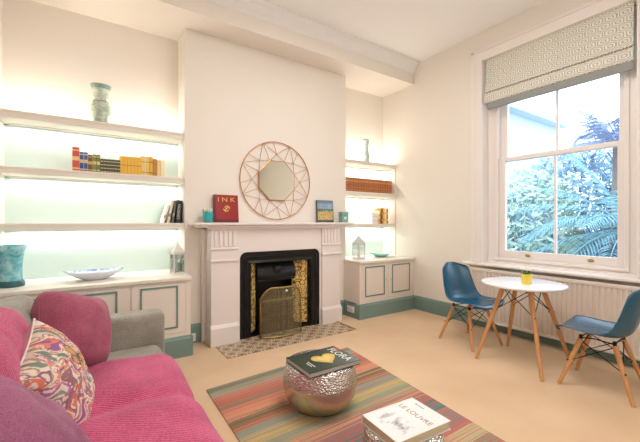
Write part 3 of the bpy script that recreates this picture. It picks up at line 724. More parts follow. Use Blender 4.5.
# boat bowl
bw = thing('serving_bowl', 'wide white boat shaped bowl with blue rim on the left cabinet', 'bowl', (.07, 3.79, .7685), math.radians(6))
bm = B()
def bowl(R, H, tip):
    prof = [(0, 0), (.38, 0), (.42, .08), (.62, .3), (.82, .62), (1, 1), (.985, 1.03), (.8, .7), (.6, .4), (.4, .2), (.0, .16)]
    b = B(); n_ = 48; rings = []
    for r, z in prof:
        ring = []
        for k in range(n_):
            a = 2*PI*k/n_; e = abs(math.cos(a))**6*tip*r*r
            ring.append(b.verts.new((R*r*math.cos(a)*(1+.06*abs(math.cos(a))**4), R*.62*r*math.sin(a), H*z+e)))
        rings.append(ring)
    for A, C in zip(rings, rings[1:]):
        for k in range(n_): b.faces.new((A[k], A[(k+1) % n_], C[(k+1) % n_], C[k]))
    bmesh.ops.remove_doubles(b, verts=b.verts, dist=1e-5)
    return b, rings
bm, _ = bowl(.225, .075, .02); link('body', bm, mat('white_glaze', (232, 236, 244), .2), bw, smooth=True)
bm = B(); n_ = 48
def rimp(k, s):
    a = 2*PI*k/n_; e = abs(math.cos(a))**6*.02*s*s
    return (.225*s*math.cos(a)*(1+.06*abs(math.cos(a))**4), .225*.62*s*math.sin(a), .075*(1.03 if s > .95 else .82)+e+.0015)
A = [bm.verts.new(rimp(k, .995)) for k in range(n_)]; C = [bm.verts.new(rimp(k, .87)) for k in range(n_)]
for k in range(n_): bm.faces.new((A[k], A[(k+1) % n_], C[(k+1) % n_], C[k]))
link('painted_rim', bm, glaze('blue_brush_glaze', (110, 150, 216), (220, 230, 246), 22), bw, smooth=True, label='blue brushed rim')
b2 = thing('serving_bowl', 'small mint green oval dish on the right cabinet', 'bowl', (3.68, 3.80, .7685), math.radians(8))
bm, _ = bowl(.20, .055, .022); link('body', bm, mat('mint_glaze', (176, 226, 212), .2, var=.1), b2, smooth=True)
def lantern(label, loc, w, h, rz, c, glassy):
    t = thing('lantern', label, 'lantern', loc, rz); s = w/2; m = mat('lantern_%d' % c[0], c, .5)
    bm = B(); box(bm, (-s, -s, 0), (s, s, .02), .003)
    for a in (-1, 1):
        for b_ in (-1, 1): box(bm, (a*(s-.005)-.005, b_*(s-.005)-.005, .02), (a*(s-.005)+.005, b_*(s-.005)+.005, h))
    box(bm, (-s, -s, h-.012), (s, s, h), .002)
    for a in (-1, 1): box(bm, (-s, a*(s-.005)-.003, h*.7), (s, a*(s-.005)+.003, h*.72)); box(bm, (a*(s-.005)-.003, -s, h*.7), (a*(s-.005)+.003, s, h*.72))
    if not glassy:
        for k in range(1, 6):
            q = -s+2*s*k/6
            for a in (-1, 1): tube(bm, [(q, a*(s-.005), .02), (q, a*(s-.005), h)], .0018, 5); tube(bm, [(a*(s-.005), q, .02), (a*(s-.005), q, h)], .0018, 5)
    link('frame', bm, m, t)
    bm = B(); rh = w*.85
    prism(bm, [(-s*1.12, h), (s*1.12, h), (s*1.05, h+.012), (-s*1.05, h+.012)], 1, -s*1.12, s*1.12)
    vs = [bm.verts.new(p) for p in ((-s, -s, h+.012), (s, -s, h+.012), (s, s, h+.012), (-s, s, h+.012))]
    vm = [bm.verts.new((p[0]*s*.45, p[1]*s*.45, h+.012+rh*.5)) for p in ((-1, -1), (1, -1), (1, 1), (-1, 1))]
    ap = bm.verts.new((0, 0, h+.012+rh))
    for k in range(4):
        bm.faces.new((vs[k], vs[(k+1) % 4], vm[(k+1) % 4], vm[k])); bm.faces.new((vm[k], vm[(k+1) % 4], ap))
    link('roof', bm, m, t)
    bm = B(); tube(bm, [(.014*math.cos(a*PI/8), 0, h+rh+.02+.014*math.sin(a*PI/8)) for a in range(16)], .0025, 6, closed=True); link('ring', bm, m, t)
    if glassy:
        bm = B()
        for a in (-1, 1): box(bm, (-s+.01, a*(s-.006)-.001, .02), (s-.01, a*(s-.006)+.001, h-.012)); box(bm, (a*(s-.006)-.001, -s+.01, .02), (a*(s-.006)+.001, s-.01, h-.012))
        link('glass_panes', bm, glass_mat('lantern_glass', (235, 240, 240), .3), t)
    bm = B(); lathe(bm, [(.025, .02), (.025, .10), (.02, .104), (.001, .102)], 20); link('candle', bm, mat('candle_wax', (240, 234, 222), .5), t)
lantern('white metal and glass lantern with pointed roof on the left cabinet', (.775, 3.74, .7685), .115, .21, math.radians(8), (222, 214, 206), True)
lantern('white wire cage lantern on the right cabinet beside the mint dish', (3.225, 3.78, .7685), .13, .215, math.radians(10), (206, 208, 204), False)

# ------------------------------------------------------------------ radiator
rd = thing('radiator', 'long white corrugated panel radiator under the window sill', 'radiator', (3.985, 1.35, .10))
bm = B(); y0, y1 = -1.25, 1.16; n_ = int((y1-y0)/.045); pr = []
def rx(s):
    s = s % 1.0
    return -.012 if s < .38 else (0 if s > .5 and s < .88 else (-.012+(s-.38)/.12*.012 if s < .5 else -(s-.88)/.12*.012))
ys = []
for k in range(n_+1):
    for s in (0, .38, .5, .88): ys.append((y0+.03+(y1-y0-.06)*(k+s)/(n_+1), rx(s+1e-6)))
A = [bm.verts.new((-.03+dx, yy, .03)) for yy, dx in ys]; C = [bm.verts.new((-.03+dx, yy, .60)) for yy, dx in ys]
for k in range(len(ys)-1): bm.faces.new((A[k], A[k+1], C[k+1], C[k]))
box(bm, (-.045, y0, 0), (-.02, y1, .035), .008); box(bm, (-.045, y0, .595), (-.02, y1, .635), .008)
box(bm, (-.045, y0, .03), (-.02, y0+.035, .60), .004); box(bm, (-.045, y1-.035, .03), (-.02, y1, .60), .004)
box(bm, (-.028, y0+.02, .02), (-.02, y1-.02, .61))
link('front_panel', bm, mat('radiator_enamel', (228, 216, 204), .35), rd)
bm = B(); box(bm, (-.02, y0+.05, .04), (.045, y1-.05, .60)); link('convector', bm, mat('radiator_back', (150, 140, 130), .6), rd)
bm = B()
for yy in (y0+.02, y1-.02): tube(bm, [(0, yy, .04), (0, yy+(.04 if yy > 0 else -.04), .04), (0, yy+(.04 if yy > 0 else -.04), -.10)], .009, 8)
link('pipes', bm, M_white, rd)

# ------------------------------------------------------------------ roman blind with hexagon pattern
def hexcol(u, v, a=.107, b_=.138):
    """u along width (m), v height (m): concentric elongated hexagon outlines"""
    d = 9
    for off in (0, .5):
        cu = (round(u/a-off)+off)*a; cv = (round(v/b_-off)+off)*b_
        X, Y = abs(u-cu), abs(v-cv)
        d = min(d, max(2*X/a, Y/(b_/3)+X/a))
    if d < .26: return (232, 231, 220)
    if d < .44: return (176, 170, 150)
    if d < .72: return (234, 233, 223)
    if d < .90: return (178, 172, 154)
    return (234, 233, 223)
bl = thing('roman_blind', 'cream roman blind with taupe hexagon pattern, half raised over the window', 'blind', (4.10, 1.70, 2.67))
M_bl = vcol_mat('blind_fabric', .9)
def fab(name, y0, y1, path, m=M_bl, pat=True):
    bm = B(); L_ = [0]
    for a, b_ in zip(path, path[1:]): L_.append(L_[-1]+math.dist(a, b_))
    tot = L_[-1]; ny = int((y1-y0)/.0045); nz2 = max(2, int(tot/.0045)); cols = []
    def at(s):
        s *= tot
        for k in range(len(L_)-1):
            if s <= L_[k+1]+1e-9:
                f = (s-L_[k])/(L_[k+1]-L_[k]); return [path[k][i]+(path[k+1][i]-path[k][i])*f for i in (0, 1)]
        return path[-1]
    gridm(bm, nz2, ny, lambda i, j: (at(i)[0], y0+(y1-y0)*j, at(i)[1]))
    for i in range(nz2+1):
        for j in range(ny+1): cols.append(lin(hexcol(y0+(y1-y0)*j/ny, at(i/nz2)[1]*1.0)))
    return link(name, bm, m, bl, col=cols)
fab('upper_panel', -.70, .695, [(0, .62), (-.012, .40), (-.026, .222), (-.02, .214), (-.004, .218)])
fab('folded_pleat', -.705, .70, [(-.004, .214), (-.014, .204), (-.038, .192), (-.046, .16), (-.042, .12), (-.034, .088), (-.016, .08)])
bm = B(); box(bm, (-.018, -.70, 0), (-.008, .66, .085), .002); box(bm, (-.03, -.70, .0), (-.008, .66, .012), .003); link('bottom_bar', bm, mat('grey_lining', (150, 152, 148), .8), bl, label='plain grey lining band')
bm = B(); box(bm, (-.0, -.70, .58), (.03, .695, .62)); link('headrail', bm, M_white, bl)
bm = B(); box(bm, (.002, -.695, .1), (.005, .69, .6)); link('lining', bm, mat('blind_lining', (214, 210, 196), .9), bl)

# ------------------------------------------------------------------ dining table and chairs
def leg(p0, p1, r0, r1, parent, name='leg'):
    bm = B(); tube(bm, [Vector(p0).lerp(Vector(p1), t) for t in (0, .25, .5, .75, 1)], r0, 14, r2=r1); return link(name, bm, M_wood, parent, smooth='auto')
tb = thing('dining_table', 'small round white table on four splayed beech legs by the window', 'table', (3.365, 1.61, 0), math.radians(1))
bm = B(); lathe(bm, [(.33, .707), (.346, .712), (.35, .722), (.347, .730), (.34, .732), (.0005, .732)], 96); link('tabletop', bm, M_tabletop, tb, smooth='auto')
def und(bm, T, Bt, zt, zb, lowf, low2=.0):
    cs = [(-1, -1), (1, -1), (1, 1), (-1, 1)]
    for k in range(4):
        a, b_ = cs[k], cs[(k+1) % 4]
        def P(c, z):
            f = (zt-z)/(zt-zb); return Vector((c[0]*(T[0]+(Bt[0]-T[0])*f), c[1]*(T[1]+(Bt[1]-T[1])*f), z))
        tube(bm, [P(a, zt-.01), P(b_, lowf)], .0038, 6); tube(bm, [P(b_, zt-.01), P(a, lowf)], .0038, 6)
        for c in (a,):
            p = P(c, zt); q = P(c, zt-.05); tube(bm, [p+Vector((c[0]*.001, c[1]*.001, 0)), q], .0095, 8)
            p = P(c, lowf); tube(bm, [p-Vector((.018*c[0], .018*c[1], 0))*1.0, p+Vector((.018*c[0], .018*c[1], 0))], .006, 6)
for c in ((-1, -1), (1, -1), (1, 1), (-1, 1)): leg((c[0]*.115, c[1]*.115, .705), (c[0]*.295, c[1]*.285, 0), .022, .0145, tb)
bm = B(); und(bm, (.115, .115), (.295, .285), .70, 0, .47)
obox(bm, (0, 0, .70), (.30, .03, .012)); obox(bm, (0, 0, .70), (.03, .30, .012)); link('wire_brace', bm, M_blackm, tb)

def shellpt(u, v):
    """u 0..1 front lip -> back top, v -1..1"""
    prof = [(.235, .408), (.225, .424), (.19, .434), (.12, .432), (.03, .422), (-.06, .414), (-.13, .418), (-.18, .445), (-.21, .50), (-.228, .56), (-.245, .63), (-.262, .70), (-.278, .76), (-.288, .80), (-.293, .825)]
    wid = [.195, .205, .218, .228, .232, .232, .232, .23, .225, .218, .21, .20, .188, .165, .12]
    n = len(prof)-1; x = u*n; k = min(int(x), n-1); f = x-k
    def cr(a, b_, c, d): return b_+.5*f*(c-a+f*(2*a-5*b_+4*c-d+f*(3*(b_-c)+d-a)))
    g = lambda arr, i: arr[max(0, min(n, i))]
    y = cr(*[g(prof, k+i)[0] for i in (-1, 0, 1, 2)]); z = cr(*[g(prof, k+i)[1] for i in (-1, 0, 1, 2)]); w = cr(*[g(wid, k+i) for i in (-1, 0, 1, 2)])
    s = abs(v)
    # front corners rounded, lip follows
    xx = w*v
    if u < .12: y -= .05*(1-u/.12)*s**4; z -= .004*s**2
    if u > .86: z -= .03*((u-.86)/.14)*s**3
    seat = max(0, min(1, (.62-u)/.3)); back = 1-seat
    z += seat*.032*s**2.4
    y += back*.075*s**2.2
    bend = math.exp(-((u-.47)/.13)**2); z += bend*.03*s**2; y += bend*.03*s**2
    return Vector((xx*1.06, y*1.07, z*1.01))
def make_chair(label, loc, rz, group):
    t = thing('dining_chair', label, 'chair', loc, rz, group)
    bm = B(); gridm(bm, 42, 24, lambda u, v: shellpt(u, v*2-1))
    o = link('seat_shell', bm, M_shell, t, smooth=True)
    md = o.modifiers.new('thick', 'SOLIDIFY'); md.thickness = .007; md.offset = -1
    T, Bt = (.115, .10), (.215, .215)
    for c in ((-1, -1), (1, -1), (1, 1), (-1, 1)):
        leg((c[0]*.125, c[1]*.105-.02, .375), (c[0]*.215, c[1]*.225-.02, 0), .019, .0135, t)
    bm = B(); b2 = B(); und(b2, (.125, .105), (.215, .225), .375, 0, .20)
    bmesh.ops.transform(b2, matrix=Matrix.Translation((0, -.02, 0)), verts=b2.verts)
    me = bpy.data.meshes.new('t'); b2.to_mesh(me); b2.free(); bm.from_mesh(me)
    for sx in (-1, 1):
        tube(bm, [(sx*.125, .085, .385), (sx*.11, 0, .392), (sx*.125, -.125, .385)], .005, 6)
        for yy in (.085, -.125): tube(bm, [(sx*.125, yy, .36), (sx*.125, yy, .408)], .012, 8)
    tube(bm, [(-.125, .085, .388), (.125, .085, .388)], .005, 6); tube(bm, [(-.125, -.125, .388), (.125, -.125, .388)], .005, 6)
    link('wire_brace', bm, M_blackm, t)
    return t
c1 = make_chair('teal moulded chair on beech legs left of the table, backrest towards the fireplace', (3.44, 2.175, 0), math.radians(180-9), 'moulded chairs at the round table')
c2 = dup(c1, (3.37, 1.035, 0), math.radians(4), 'teal moulded chair at the right edge of the picture, backrest cut off')

# flower pot
fpt = thing('flower_pot', 'small yellow pot with white flowers on the round table', 'potted plant', (3.33, 1.56, .732))
bm = B(); lathe(bm, [(.036, 0), (.038, .004), (.043, .075), (.047, .078), (.048, .092), (.044, .093), (.041, .078), (.038, .07), (.001, .07)], 28); link('pot', bm, mat('yellow_glaze', (244, 220, 84), .35), fpt, smooth='auto')
random.seed(4)
bm = B()
for k in range(15):
    a = k*2.4; r = .02+.03*random.random(); tip = Vector((math.cos(a)*(r+.03), math.sin(a)*(r+.03), .10+.02*random.random())); p = Vector((0, 0, .075)); m_ = (p+tip)/2+Vector((0, 0, .02)); s = Vector((-math.sin(a), math.cos(a), 0))*.012
    f = [bm.verts.new(p), bm.verts.new(m_-s), bm.verts.new(tip), bm.verts.new(m_+s)]; bm.faces.new(f)
link('leaves', bm, mat('leaf_green', (88, 140, 104), .5), fpt)
for (fx, fy, fz) in ((-.018, -.02, .125), (.012, -.025, .135), (.0, .012, .15), (.03, .01, .125), (-.03, .02, .13), (.0, -.005, .118)):
    bm = B()
    for k in range(5):
        a = k*2*PI/5; lathe(bm, [(.001, 0), (.012, .004), (.013, .008), (.008, .011), (.001, .012)], 8, c=(fx+.014*math.cos(a), fy+.014*math.sin(a), fz), cap0=False)
    tube(bm, [(0, 0, .075), (fx*.7, fy*.7, fz)], .0015, 5)
    fl = link('flower', bm, mat('white_petal', (248, 246, 232), .6), fpt, smooth=True)
    bm = B(); lathe(bm, [(.001, 0), (.006, .002), (.005, .007), (.001, .009)], 8, c=(fx, fy, fz+.008), cap0=False); link('flower_centre', bm, mat('yellow_centre', (246, 206, 90), .6), fl)

# ------------------------------------------------------------------ rug
def rug(n, L, b):
    uv = n.new('ShaderNodeUVMap'); uv.uv_map = 'UV'; mp = n.new('ShaderNodeMapping'); mp.inputs['Scale'].default_value = (.45, 115, 1); L.new(uv.outputs[0], mp.inputs[0])
    a = n.new('ShaderNodeTexNoise'); a.inputs['Scale'].default_value = 1; a.inputs['Detail'].default_value = 3; a.inputs['Roughness'].default_value = .7; L.new(mp.outputs[0], a.inputs['Vector'])
    mp2 = n.new('ShaderNodeMapping'); mp2.inputs['Scale'].default_value = (.8, 2.6, 1); mp2.inputs['Location'].default_value = (0, 3.3, 0); L.new(uv.outputs[0], mp2.inputs[0])
    c = n.new('ShaderNodeTexNoise'); c.inputs['Scale'].default_value = 1; c.inputs['Detail'].default_value = 1; L.new(mp2.outputs[0], c.inputs['Vector'])
    ad = n.new('ShaderNodeMath'); ad.operation = 'MULTIPLY_ADD'; ad.inputs[1].default_value = .9; L.new(c.outputs['Fac'], ad.inputs[0])
    ml = n.new('ShaderNodeMath'); ml.operation = 'MULTIPLY_ADD'; ml.inputs[1].default_value = 1.6; ml.inputs[2].default_value = -.80; L.new(a.outputs['Fac'], ml.inputs[0]); L.new(ml.outputs[0], ad.inputs[2])
    r = n.new('ShaderNodeValToRGB'); e = r.color_ramp.elements; r.color_ramp.interpolation = 'LINEAR'
    st = [(.0, (160, 160, 130)), (.05, (132, 126, 98)), (.1, (168, 165, 135)), (.13, (220, 124, 102)), (.18, (206, 108, 88)), (.215, (158, 128, 98)), (.25, (222, 126, 102)), (.31, (228, 152, 112)),
          (.36, (126, 112, 80)), (.39, (218, 116, 70)), (.44, (146, 158, 140)), (.49, (216, 178, 104)), (.54, (152, 160, 130)), (.58, (224, 156, 108)), (.62, (166, 116, 112)), (.66, (214, 98, 86)), (.71, (96, 132, 126)), (.74, (220, 112, 98)),
          (.79, (156, 130, 122)), (.83, (216, 104, 96)), (.88, (206, 180, 132)), (.92, (150, 146, 118)), (.96, (210, 110, 90)), (1, (120, 110, 90))]
    st = [(p, tuple(.84*v+.16*(sum(q)/3) for v in q)) for p, q in st]; r.color_ramp.interpolation = 'CONSTANT'
    e[0].position, e[0].color = 0, lin(st[-1][1]); e[1].position, e[1].color = 1, lin(st[0][1])
    for p, q in st[1:-1]: z = e.new(1-p); z.color = lin(q)
    sv = n.new('ShaderNodeSeparateXYZ'); L.new(uv.outputs[0], sv.inputs[0])
    jt = n.new('ShaderNodeMath'); jt.operation = 'MULTIPLY_ADD'; jt.inputs[1].default_value = .3; jt.inputs[2].default_value = -.15; L.new(a.outputs['Fac'], jt.inputs[0])
    pv = n.new('ShaderNodeMath'); pv.operation = 'ADD'; L.new(sv.outputs['Y'], pv.inputs[0]); L.new(jt.outputs[0], pv.inputs[1]); L.new(pv.outputs[0], r.inputs['Fac'])
    # olive border edge
    sp = n.new('ShaderNodeSeparateXYZ'); L.new(uv.outputs[0], sp.inputs[0])
    L.new(r.outputs['Color'], b.inputs['Base Color'])
    w = n.new('ShaderNodeTexWave'); w.inputs['Scale'].default_value = 60; w.bands_direction = 'Y'; L.new(uv.outputs[0], w.inputs['Vector'])
    bp = n.new('ShaderNodeBump'); bp.inputs['Strength'].default_value = .5; bp.inputs['Distance'].default_value = .006; L.new(w.outputs['Fac'], bp.inputs['Height']); L.new(bp.outputs['Normal'], b.inputs['Normal'])
M_rug = ramp_mat('striped_rug_weave', rug, .95)
c00, c10, c11, c01 = Vector((.73, 1.0)), Vector((2.03, .98)), Vector((2.225, 2.79)), Vector((.765, 2.69))
bm = B(); uvl = bm.loops.layers.uv.new('UV')
def rp_(u, v): return (c00.lerp(c10, u)).lerp(c01.lerp(c11, u), v)
NU, NV = 30, 40; V = {}
for top in (0, 1):
    for i in range(NU+1):
        for j in range(NV+1):
            p = rp_(i/NU, j/NV); edge = i in (0, NU) or j in (0, NV)
            V[top, i, j] = bm.verts.new((p.x, p.y, .001 if not top else (.008 if edge else .012+.0012*noise.noise(Vector((p.x*5, p.y*5, 0))))))
for i in range(NU):
    for j in range(NV):
        for top in (0, 1):
            q = [(i, j), (i+1, j), (i+1, j+1), (i, j+1)]
            if not top: q = q[::-1]
            f = bm.faces.new([V[top, a, b_] for a, b_ in q])
            for lp, (a, b_) in zip(f.loops, q): lp[uvl].uv = (a/NU, b_/NV)
def edgef(l):
    for a, b_ in zip(l, l[1:]):
        f = bm.faces.new((V[0, a[0], a[1]], V[0, b_[0], b_[1]], V[1, b_[0], b_[1]], V[1, a[0], a[1]]))
        for lp, c in zip(f.loops, (a, b_, b_, a)): lp[uvl].uv = (c[0]/NU, c[1]/NV)
edgef([(i, 0) for i in range(NU+1)]); edgef([(NU, j) for j in range(NV+1)]); edgef([(i, NV) for i in range(NU, -1, -1)]); edgef([(0, j) for j in range(NV, -1, -1)])
tag(link('rug', bm, M_rug, smooth=False), 'flat woven rug with thin salmon, sage and beige stripes under the metal stools', 'rug')

# ------------------------------------------------------------------ hammered metal stools
M_ham = mat('hammered_silver', (206, 202, 198), .22, 1, var=.1, bump=.55, bscale=75, btype='voronoi')
M_gold2 = mat('brushed_pale_brass', (208, 200, 182), .24, 1, var=.12, bump=.12, bscale=90)
def stool(label, loc, R, H):
    t = thing('metal_stool', label, 'stool', loc, 0, 'hammered metal stools on the rug')
    pr_ = [(.66, 0), (.72, .02), (.86, .16), (.96, .34), (1.0, .52), (.995, .62)]
    bm = B(); lathe(bm, [(R*r, H*z) for r, z in pr_], 56); link('lower_body', bm, M_gold2, t, smooth='auto')
    bm = B(); lathe(bm, [(R*r, H*z) for r, z in ((.997, .62), (.975, .74), (.94, .86), (.90, .95))], 56, cap0=False); link('hammered_band', bm, M_ham, t, smooth='auto')
    bm = B(); lathe(bm, [(R*.90, H*.945), (R*.905, H*.965), (R*.90, H*.985), (R*.86, H), (R*.5, H*1.0), (.0005, H*1.0)], 56, cap0=False); link('top', bm, M_ham, t, smooth='auto')
    bm = B(); tube(bm, [(R*.905*math.cos(a*PI/32), R*.905*math.sin(a*PI/32), H*.955) for a in range(64)], .004, 6, closed=True); link('rim', bm, mat('polished_silver', (214, 206, 196), .15, 1), t, smooth=True)
    return t
stool('round hammered metal stool in mid rug, under the dark green book', (1.372, 2.03, .0135), .262, .30)
stool('round hammered metal stool cut off by the bottom edge, under the white book', (1.27, 1.16, .0135), .20, .30)
def flatbook(label, P, z, t, cover, page=(212, 204, 190)):
    """P: 3 ground points: left-back a, right-back b, front-left d"""
    a, b_, d = [Vector((p[0], p[1], 0)) for p in P]
    ux = (b_-a); w = ux.length; ang = math.atan2(ux.y, ux.x); h = (d-a).length
    r = thing('book', label, 'book', (a.x, a.y, z), ang)
    c = mat('cover_%d_%d_%d' % cover, cover, .3, var=.12, vscale=6)
    bm = B(); box(bm, (0, -h, 0), (w, 0, .003)); box(bm, (0, -h, t-.003), (w, 0, t)); box(bm, (0, -.004, 0), (w, 0, t), .001); link('cover', bm, c, r)
    bm = B(); box(bm, (.004, -h+.005, .003), (w-.005, -.004, t-.003)); link('pages', bm, mat('paper_%d' % page[0], page, .9, var=.12, vscale=120, stretch=(.2, .2, 20)), r)
    return r, w, h
gbk, w, h = flatbook('dark green hardback with golden heart shaped picture on the metal stool', ((1.165, 2.145), (1.575, 2.14), (1.165, 1.83)), .3145, .032, (14, 46, 28), (196, 190, 180))
bm = B(); pts = []
for k in range(40):
    a = 2*PI*k/40; x_ = .088*(math.sin(a)**3)*1.05; y_ = .0062*(13*math.cos(a)-5*math.cos(2*a)-2*math.cos(3*a)-math.cos(4*a)); pts.append((.215+x_, -.165+y_*.95))
prism(bm, pts, 2, .032, .0328); link('heart_picture', bm, mat('golden_print', (206, 178, 84), .35, var=.5, vscale=30), gbk)
bm = B(); prism(bm, [((x_-.215)*.6+.215, (y_+.16)*.6-.16) for x_, y_ in pts], 2, .0326, .0333); link('heart_centre', bm, mat('light_gold_print', (236, 196, 120), .35, var=.3, vscale=50), gbk)
M_prw = mat('white_print', (238, 238, 228), .5)
text('lettering', 'FLORA', .085, M_prw, gbk, (.345, -h/2, .0325), (0, 0, -PI/2), stretch=.95)
text('lettering', 'the botanical\ncollection', .018, M_prw, gbk, (.075, -.2, .0325), (0, 0, -PI/2))
bm = B(); box(bm, (.385, -.11, .0318), (.408, -.02, .0328)); link('red_sticker', bm, mat('red_print', (186, 72, 64), .5), gbk)
lbk, w, h = flatbook('large white art book on the metal stool at the bottom edge', ((1.117, 1.285), (1.449, 1.261), (1.098, 1.035)), .3145, .042, (240, 238, 236), (206, 190, 160))
M_prr = mat('rose_grey_print', (170, 140, 140), .6)
text('lettering', 'LE LOUVRE', .043, M_prr, lbk, (.225, -h/2-.002, .0424), (0, 0, -PI/2), stretch=.98)
bm = B()
NX, NZ = 36, 60; random.seed(2); gridm(bm, NX, NZ, lambda u, v: (.03+.13*u, -.02-(h-.04)*v, .0426)); cols = []
for i in range(NX+1):
    for j in range(NZ+1):
        u, v = i/NX, j/NZ; q = noise.noise(Vector((u*3, v*7, 1)))+.6*noise.noise(Vector((u*9, v*20, 3))); m_ = 1-min(1, (abs(u-.5)*2)**3+(abs(v-.5)*2)**4)
        g = 240-max(0, q+.15)*95*m_; cols.append(lin((g, g, g+2)))
link('cover_sketch', bm, vcol_mat('printed_cover', .35), lbk, col=cols)
bm = B(); box(bm, (.295, -.07, .0418), (.305, -.058, .0428)); box(bm, (.297, -.115, .0418), (.302, -.075, .0428)); link('publisher_mark', bm, mat('grey_print', (150, 156, 166), .6), lbk)

# ------------------------------------------------------------------ sofa
def weave(name, c1, c2, sc=220, bump=.35, rough=.95, diag=False):
    def f(n, L, b):
        t = n.new('ShaderNodeTexCoord'); mp = n.new('ShaderNodeMapping'); L.new(t.outputs['Object'], mp.inputs[0])
        if diag: mp.inputs['Rotation'].default_value = (0, 0, .6)
        w1 = n.new('ShaderNodeTexNoise'); w1.inputs['Scale'].default_value = sc; L.new(mp.outputs[0], w1.inputs['Vector'])
        w2 = n.new('ShaderNodeTexNoise'); w2.inputs['Scale'].default_value = 5; w2.inputs['Detail'].default_value = 5; L.new(mp.outputs[0], w2.inputs['Vector'])
        av = n.new('ShaderNodeMath'); av.operation = 'MULTIPLY_ADD'; av.inputs[1].default_value = .6; L.new(w1.outputs['Fac'], av.inputs[0])
        a2 = n.new('ShaderNodeMath'); a2.operation = 'MULTIPLY'; a2.inputs[1].default_value = .4; L.new(w2.outputs['Fac'], a2.inputs[0]); L.new(a2.outputs[0], av.inputs[2])
        src = av.outputs[0]
        if diag:
            wv = n.new('ShaderNodeTexWave'); wv.inputs['Scale'].default_value = 26; wv.bands_direction = 'Y'; wv.inputs['Distortion'].default_value = 1.5; L.new(mp.outputs[0], wv.inputs['Vector'])
            mm = n.new('ShaderNodeMath'); mm.operation = 'MULTIPLY_ADD'; mm.inputs[1].default_value = .22; mm.inputs[2].default_value = -.1; L.new(wv.outputs['Fac'], mm.inputs[0])
            a3 = n.new('ShaderNodeMath'); a3.operation = 'ADD'; L.new(src, a3.inputs[0]); L.new(mm.outputs[0], a3.inputs[1]); src = a3.outputs[0]
        r = n.new('ShaderNodeValToRGB'); r.color_ramp.elements[0].position = .36; r.color_ramp.elements[1].position = .64
        r.color_ramp.elements[0].color = lin(c1); r.color_ramp.elements[1].color = lin(c2)
        L.new(src, r.inputs['Fac']); L.new(r.outputs['Color'], b.inputs['Base Color'])
        bp = n.new('ShaderNodeBump'); bp.inputs['Strength'].default_value = bump; bp.inputs['Distance'].default_value = .004; L.new(src, bp.inputs['Height']); L.new(bp.outputs['Normal'], b.inputs['Normal'])
        b.inputs['Sheen Weight'].default_value = .2
    return ramp_mat(name, f, rough)
M_sofa = weave('grey_sofa_fabric', (122, 116, 105), (180, 174, 160))
M_throw = weave('pink_throw_weave', (154, 34, 82), (222, 100, 142), sc=150, bump=.6, diag=True)
M_cush = weave('dusky_rose_fabric', (138, 58, 82), (180, 98, 120))
M_pinkback = mat('pale_pink_backing', (226, 178, 186), .8, var=.08, bump=.1)
so = thing('sofa', 'grey fabric sofa along the left wall, mostly covered by a pink throw', 'sofa', (-.05, 1.9, 0), 0)
def spart(name, bm, m=None, **k):
    bmesh.ops.transform(bm, matrix=Matrix.Translation((.05, -1.9, 0)), verts=bm.verts); return link(name, bm, m or M_sofa, so, smooth=True, **k)
bm = B(); rbox(bm, (-.075, 1.86, .19), (1.01, 2.22, .22), .03, 10); spart('base', bm)
bm = B(); rbox(bm, (-.02, 2.94, .345), (1.04, .20, .53), .035, 12); spart('armrest', bm)
bm = B(); rbox(bm, (-.02, .76, .345), (1.04, .20, .53), .035, 12); spart('armrest', bm)
bm = B(); rbox(bm, (-.50, 1.85, .42), (.19, 2.05, .66), .05, 12); spart('backrest', bm)
for y0, y1 in ((.865, 1.84), (1.845, 2.835)):
    bm = B(); rbox(bm, (.08, (y0+y1)/2, .315), (.75, y1-y0, .16), .05, 14, puff=(.012, 0, .022)); spart('seat_cushion', bm)
    bm = B(); rbox(bm, (0, 0, 0), (.20, y1-y0, .46), .08, 14, puff=(.03, 0, .01))
    bmesh.ops.transform(bm, matrix=Matrix.Translation((-.335, (y0+y1)/2, .62)) @ Matrix.Rotation(-.16, 4, 'Y'), verts=bm.verts); spart('back_cushion', bm)
for x_, y_ in ((-.5, .75), (-.5, 2.95), (.4, .75), (.4, 2.95)):
    bm = B(); lathe(bm, [(.018, 0), (.028, .085)], 16, c=(x_, y_, 0), cap1=True); spart('foot', bm, mat('dark_wood', (60, 42, 32), .5))
# throw: one cloth over back and seat
path = [(-.585, .62), (-.60, .72), (-.585, .80), (-.53, .86), (-.46, .885), (-.38, .888), (-.31, .868), (-.262, .82), (-.225, .74), (-.19, .64), (-.165, .54), (-.15, .47), (-.12, .438), (-.05, .434), (.05, .442), (.2, .446), (.30, .44), (.38, .434), (.435, .415), (.475, .37), (.488, .29), (.49, .2), (.485, .11)]
L_ = [0]
for a, b_ in zip(path, path[1:]): L_.append(L_[-1]+math.dist(a, b_))
def pathat(s):
    s *= L_[-1]
    for k in range(len(L_)-1):
        if s <= L_[k+1]+1e-9:
            f = (s-L_[k])/(L_[k+1]-L_[k])
            g = lambda i: path[max(0, min(len(path)-1, i))]
            cr = lambda a, b_, c, d: b_+.5*f*(c-a+f*(2*a-5*b_+4*c-d+f*(3*(b_-c)+d-a)))
            return [cr(g(k-1)[i], g(k)[i], g(k+1)[i], g(k+2)[i]) for i in (0, 1)]
    return path[-1]
bm = B()
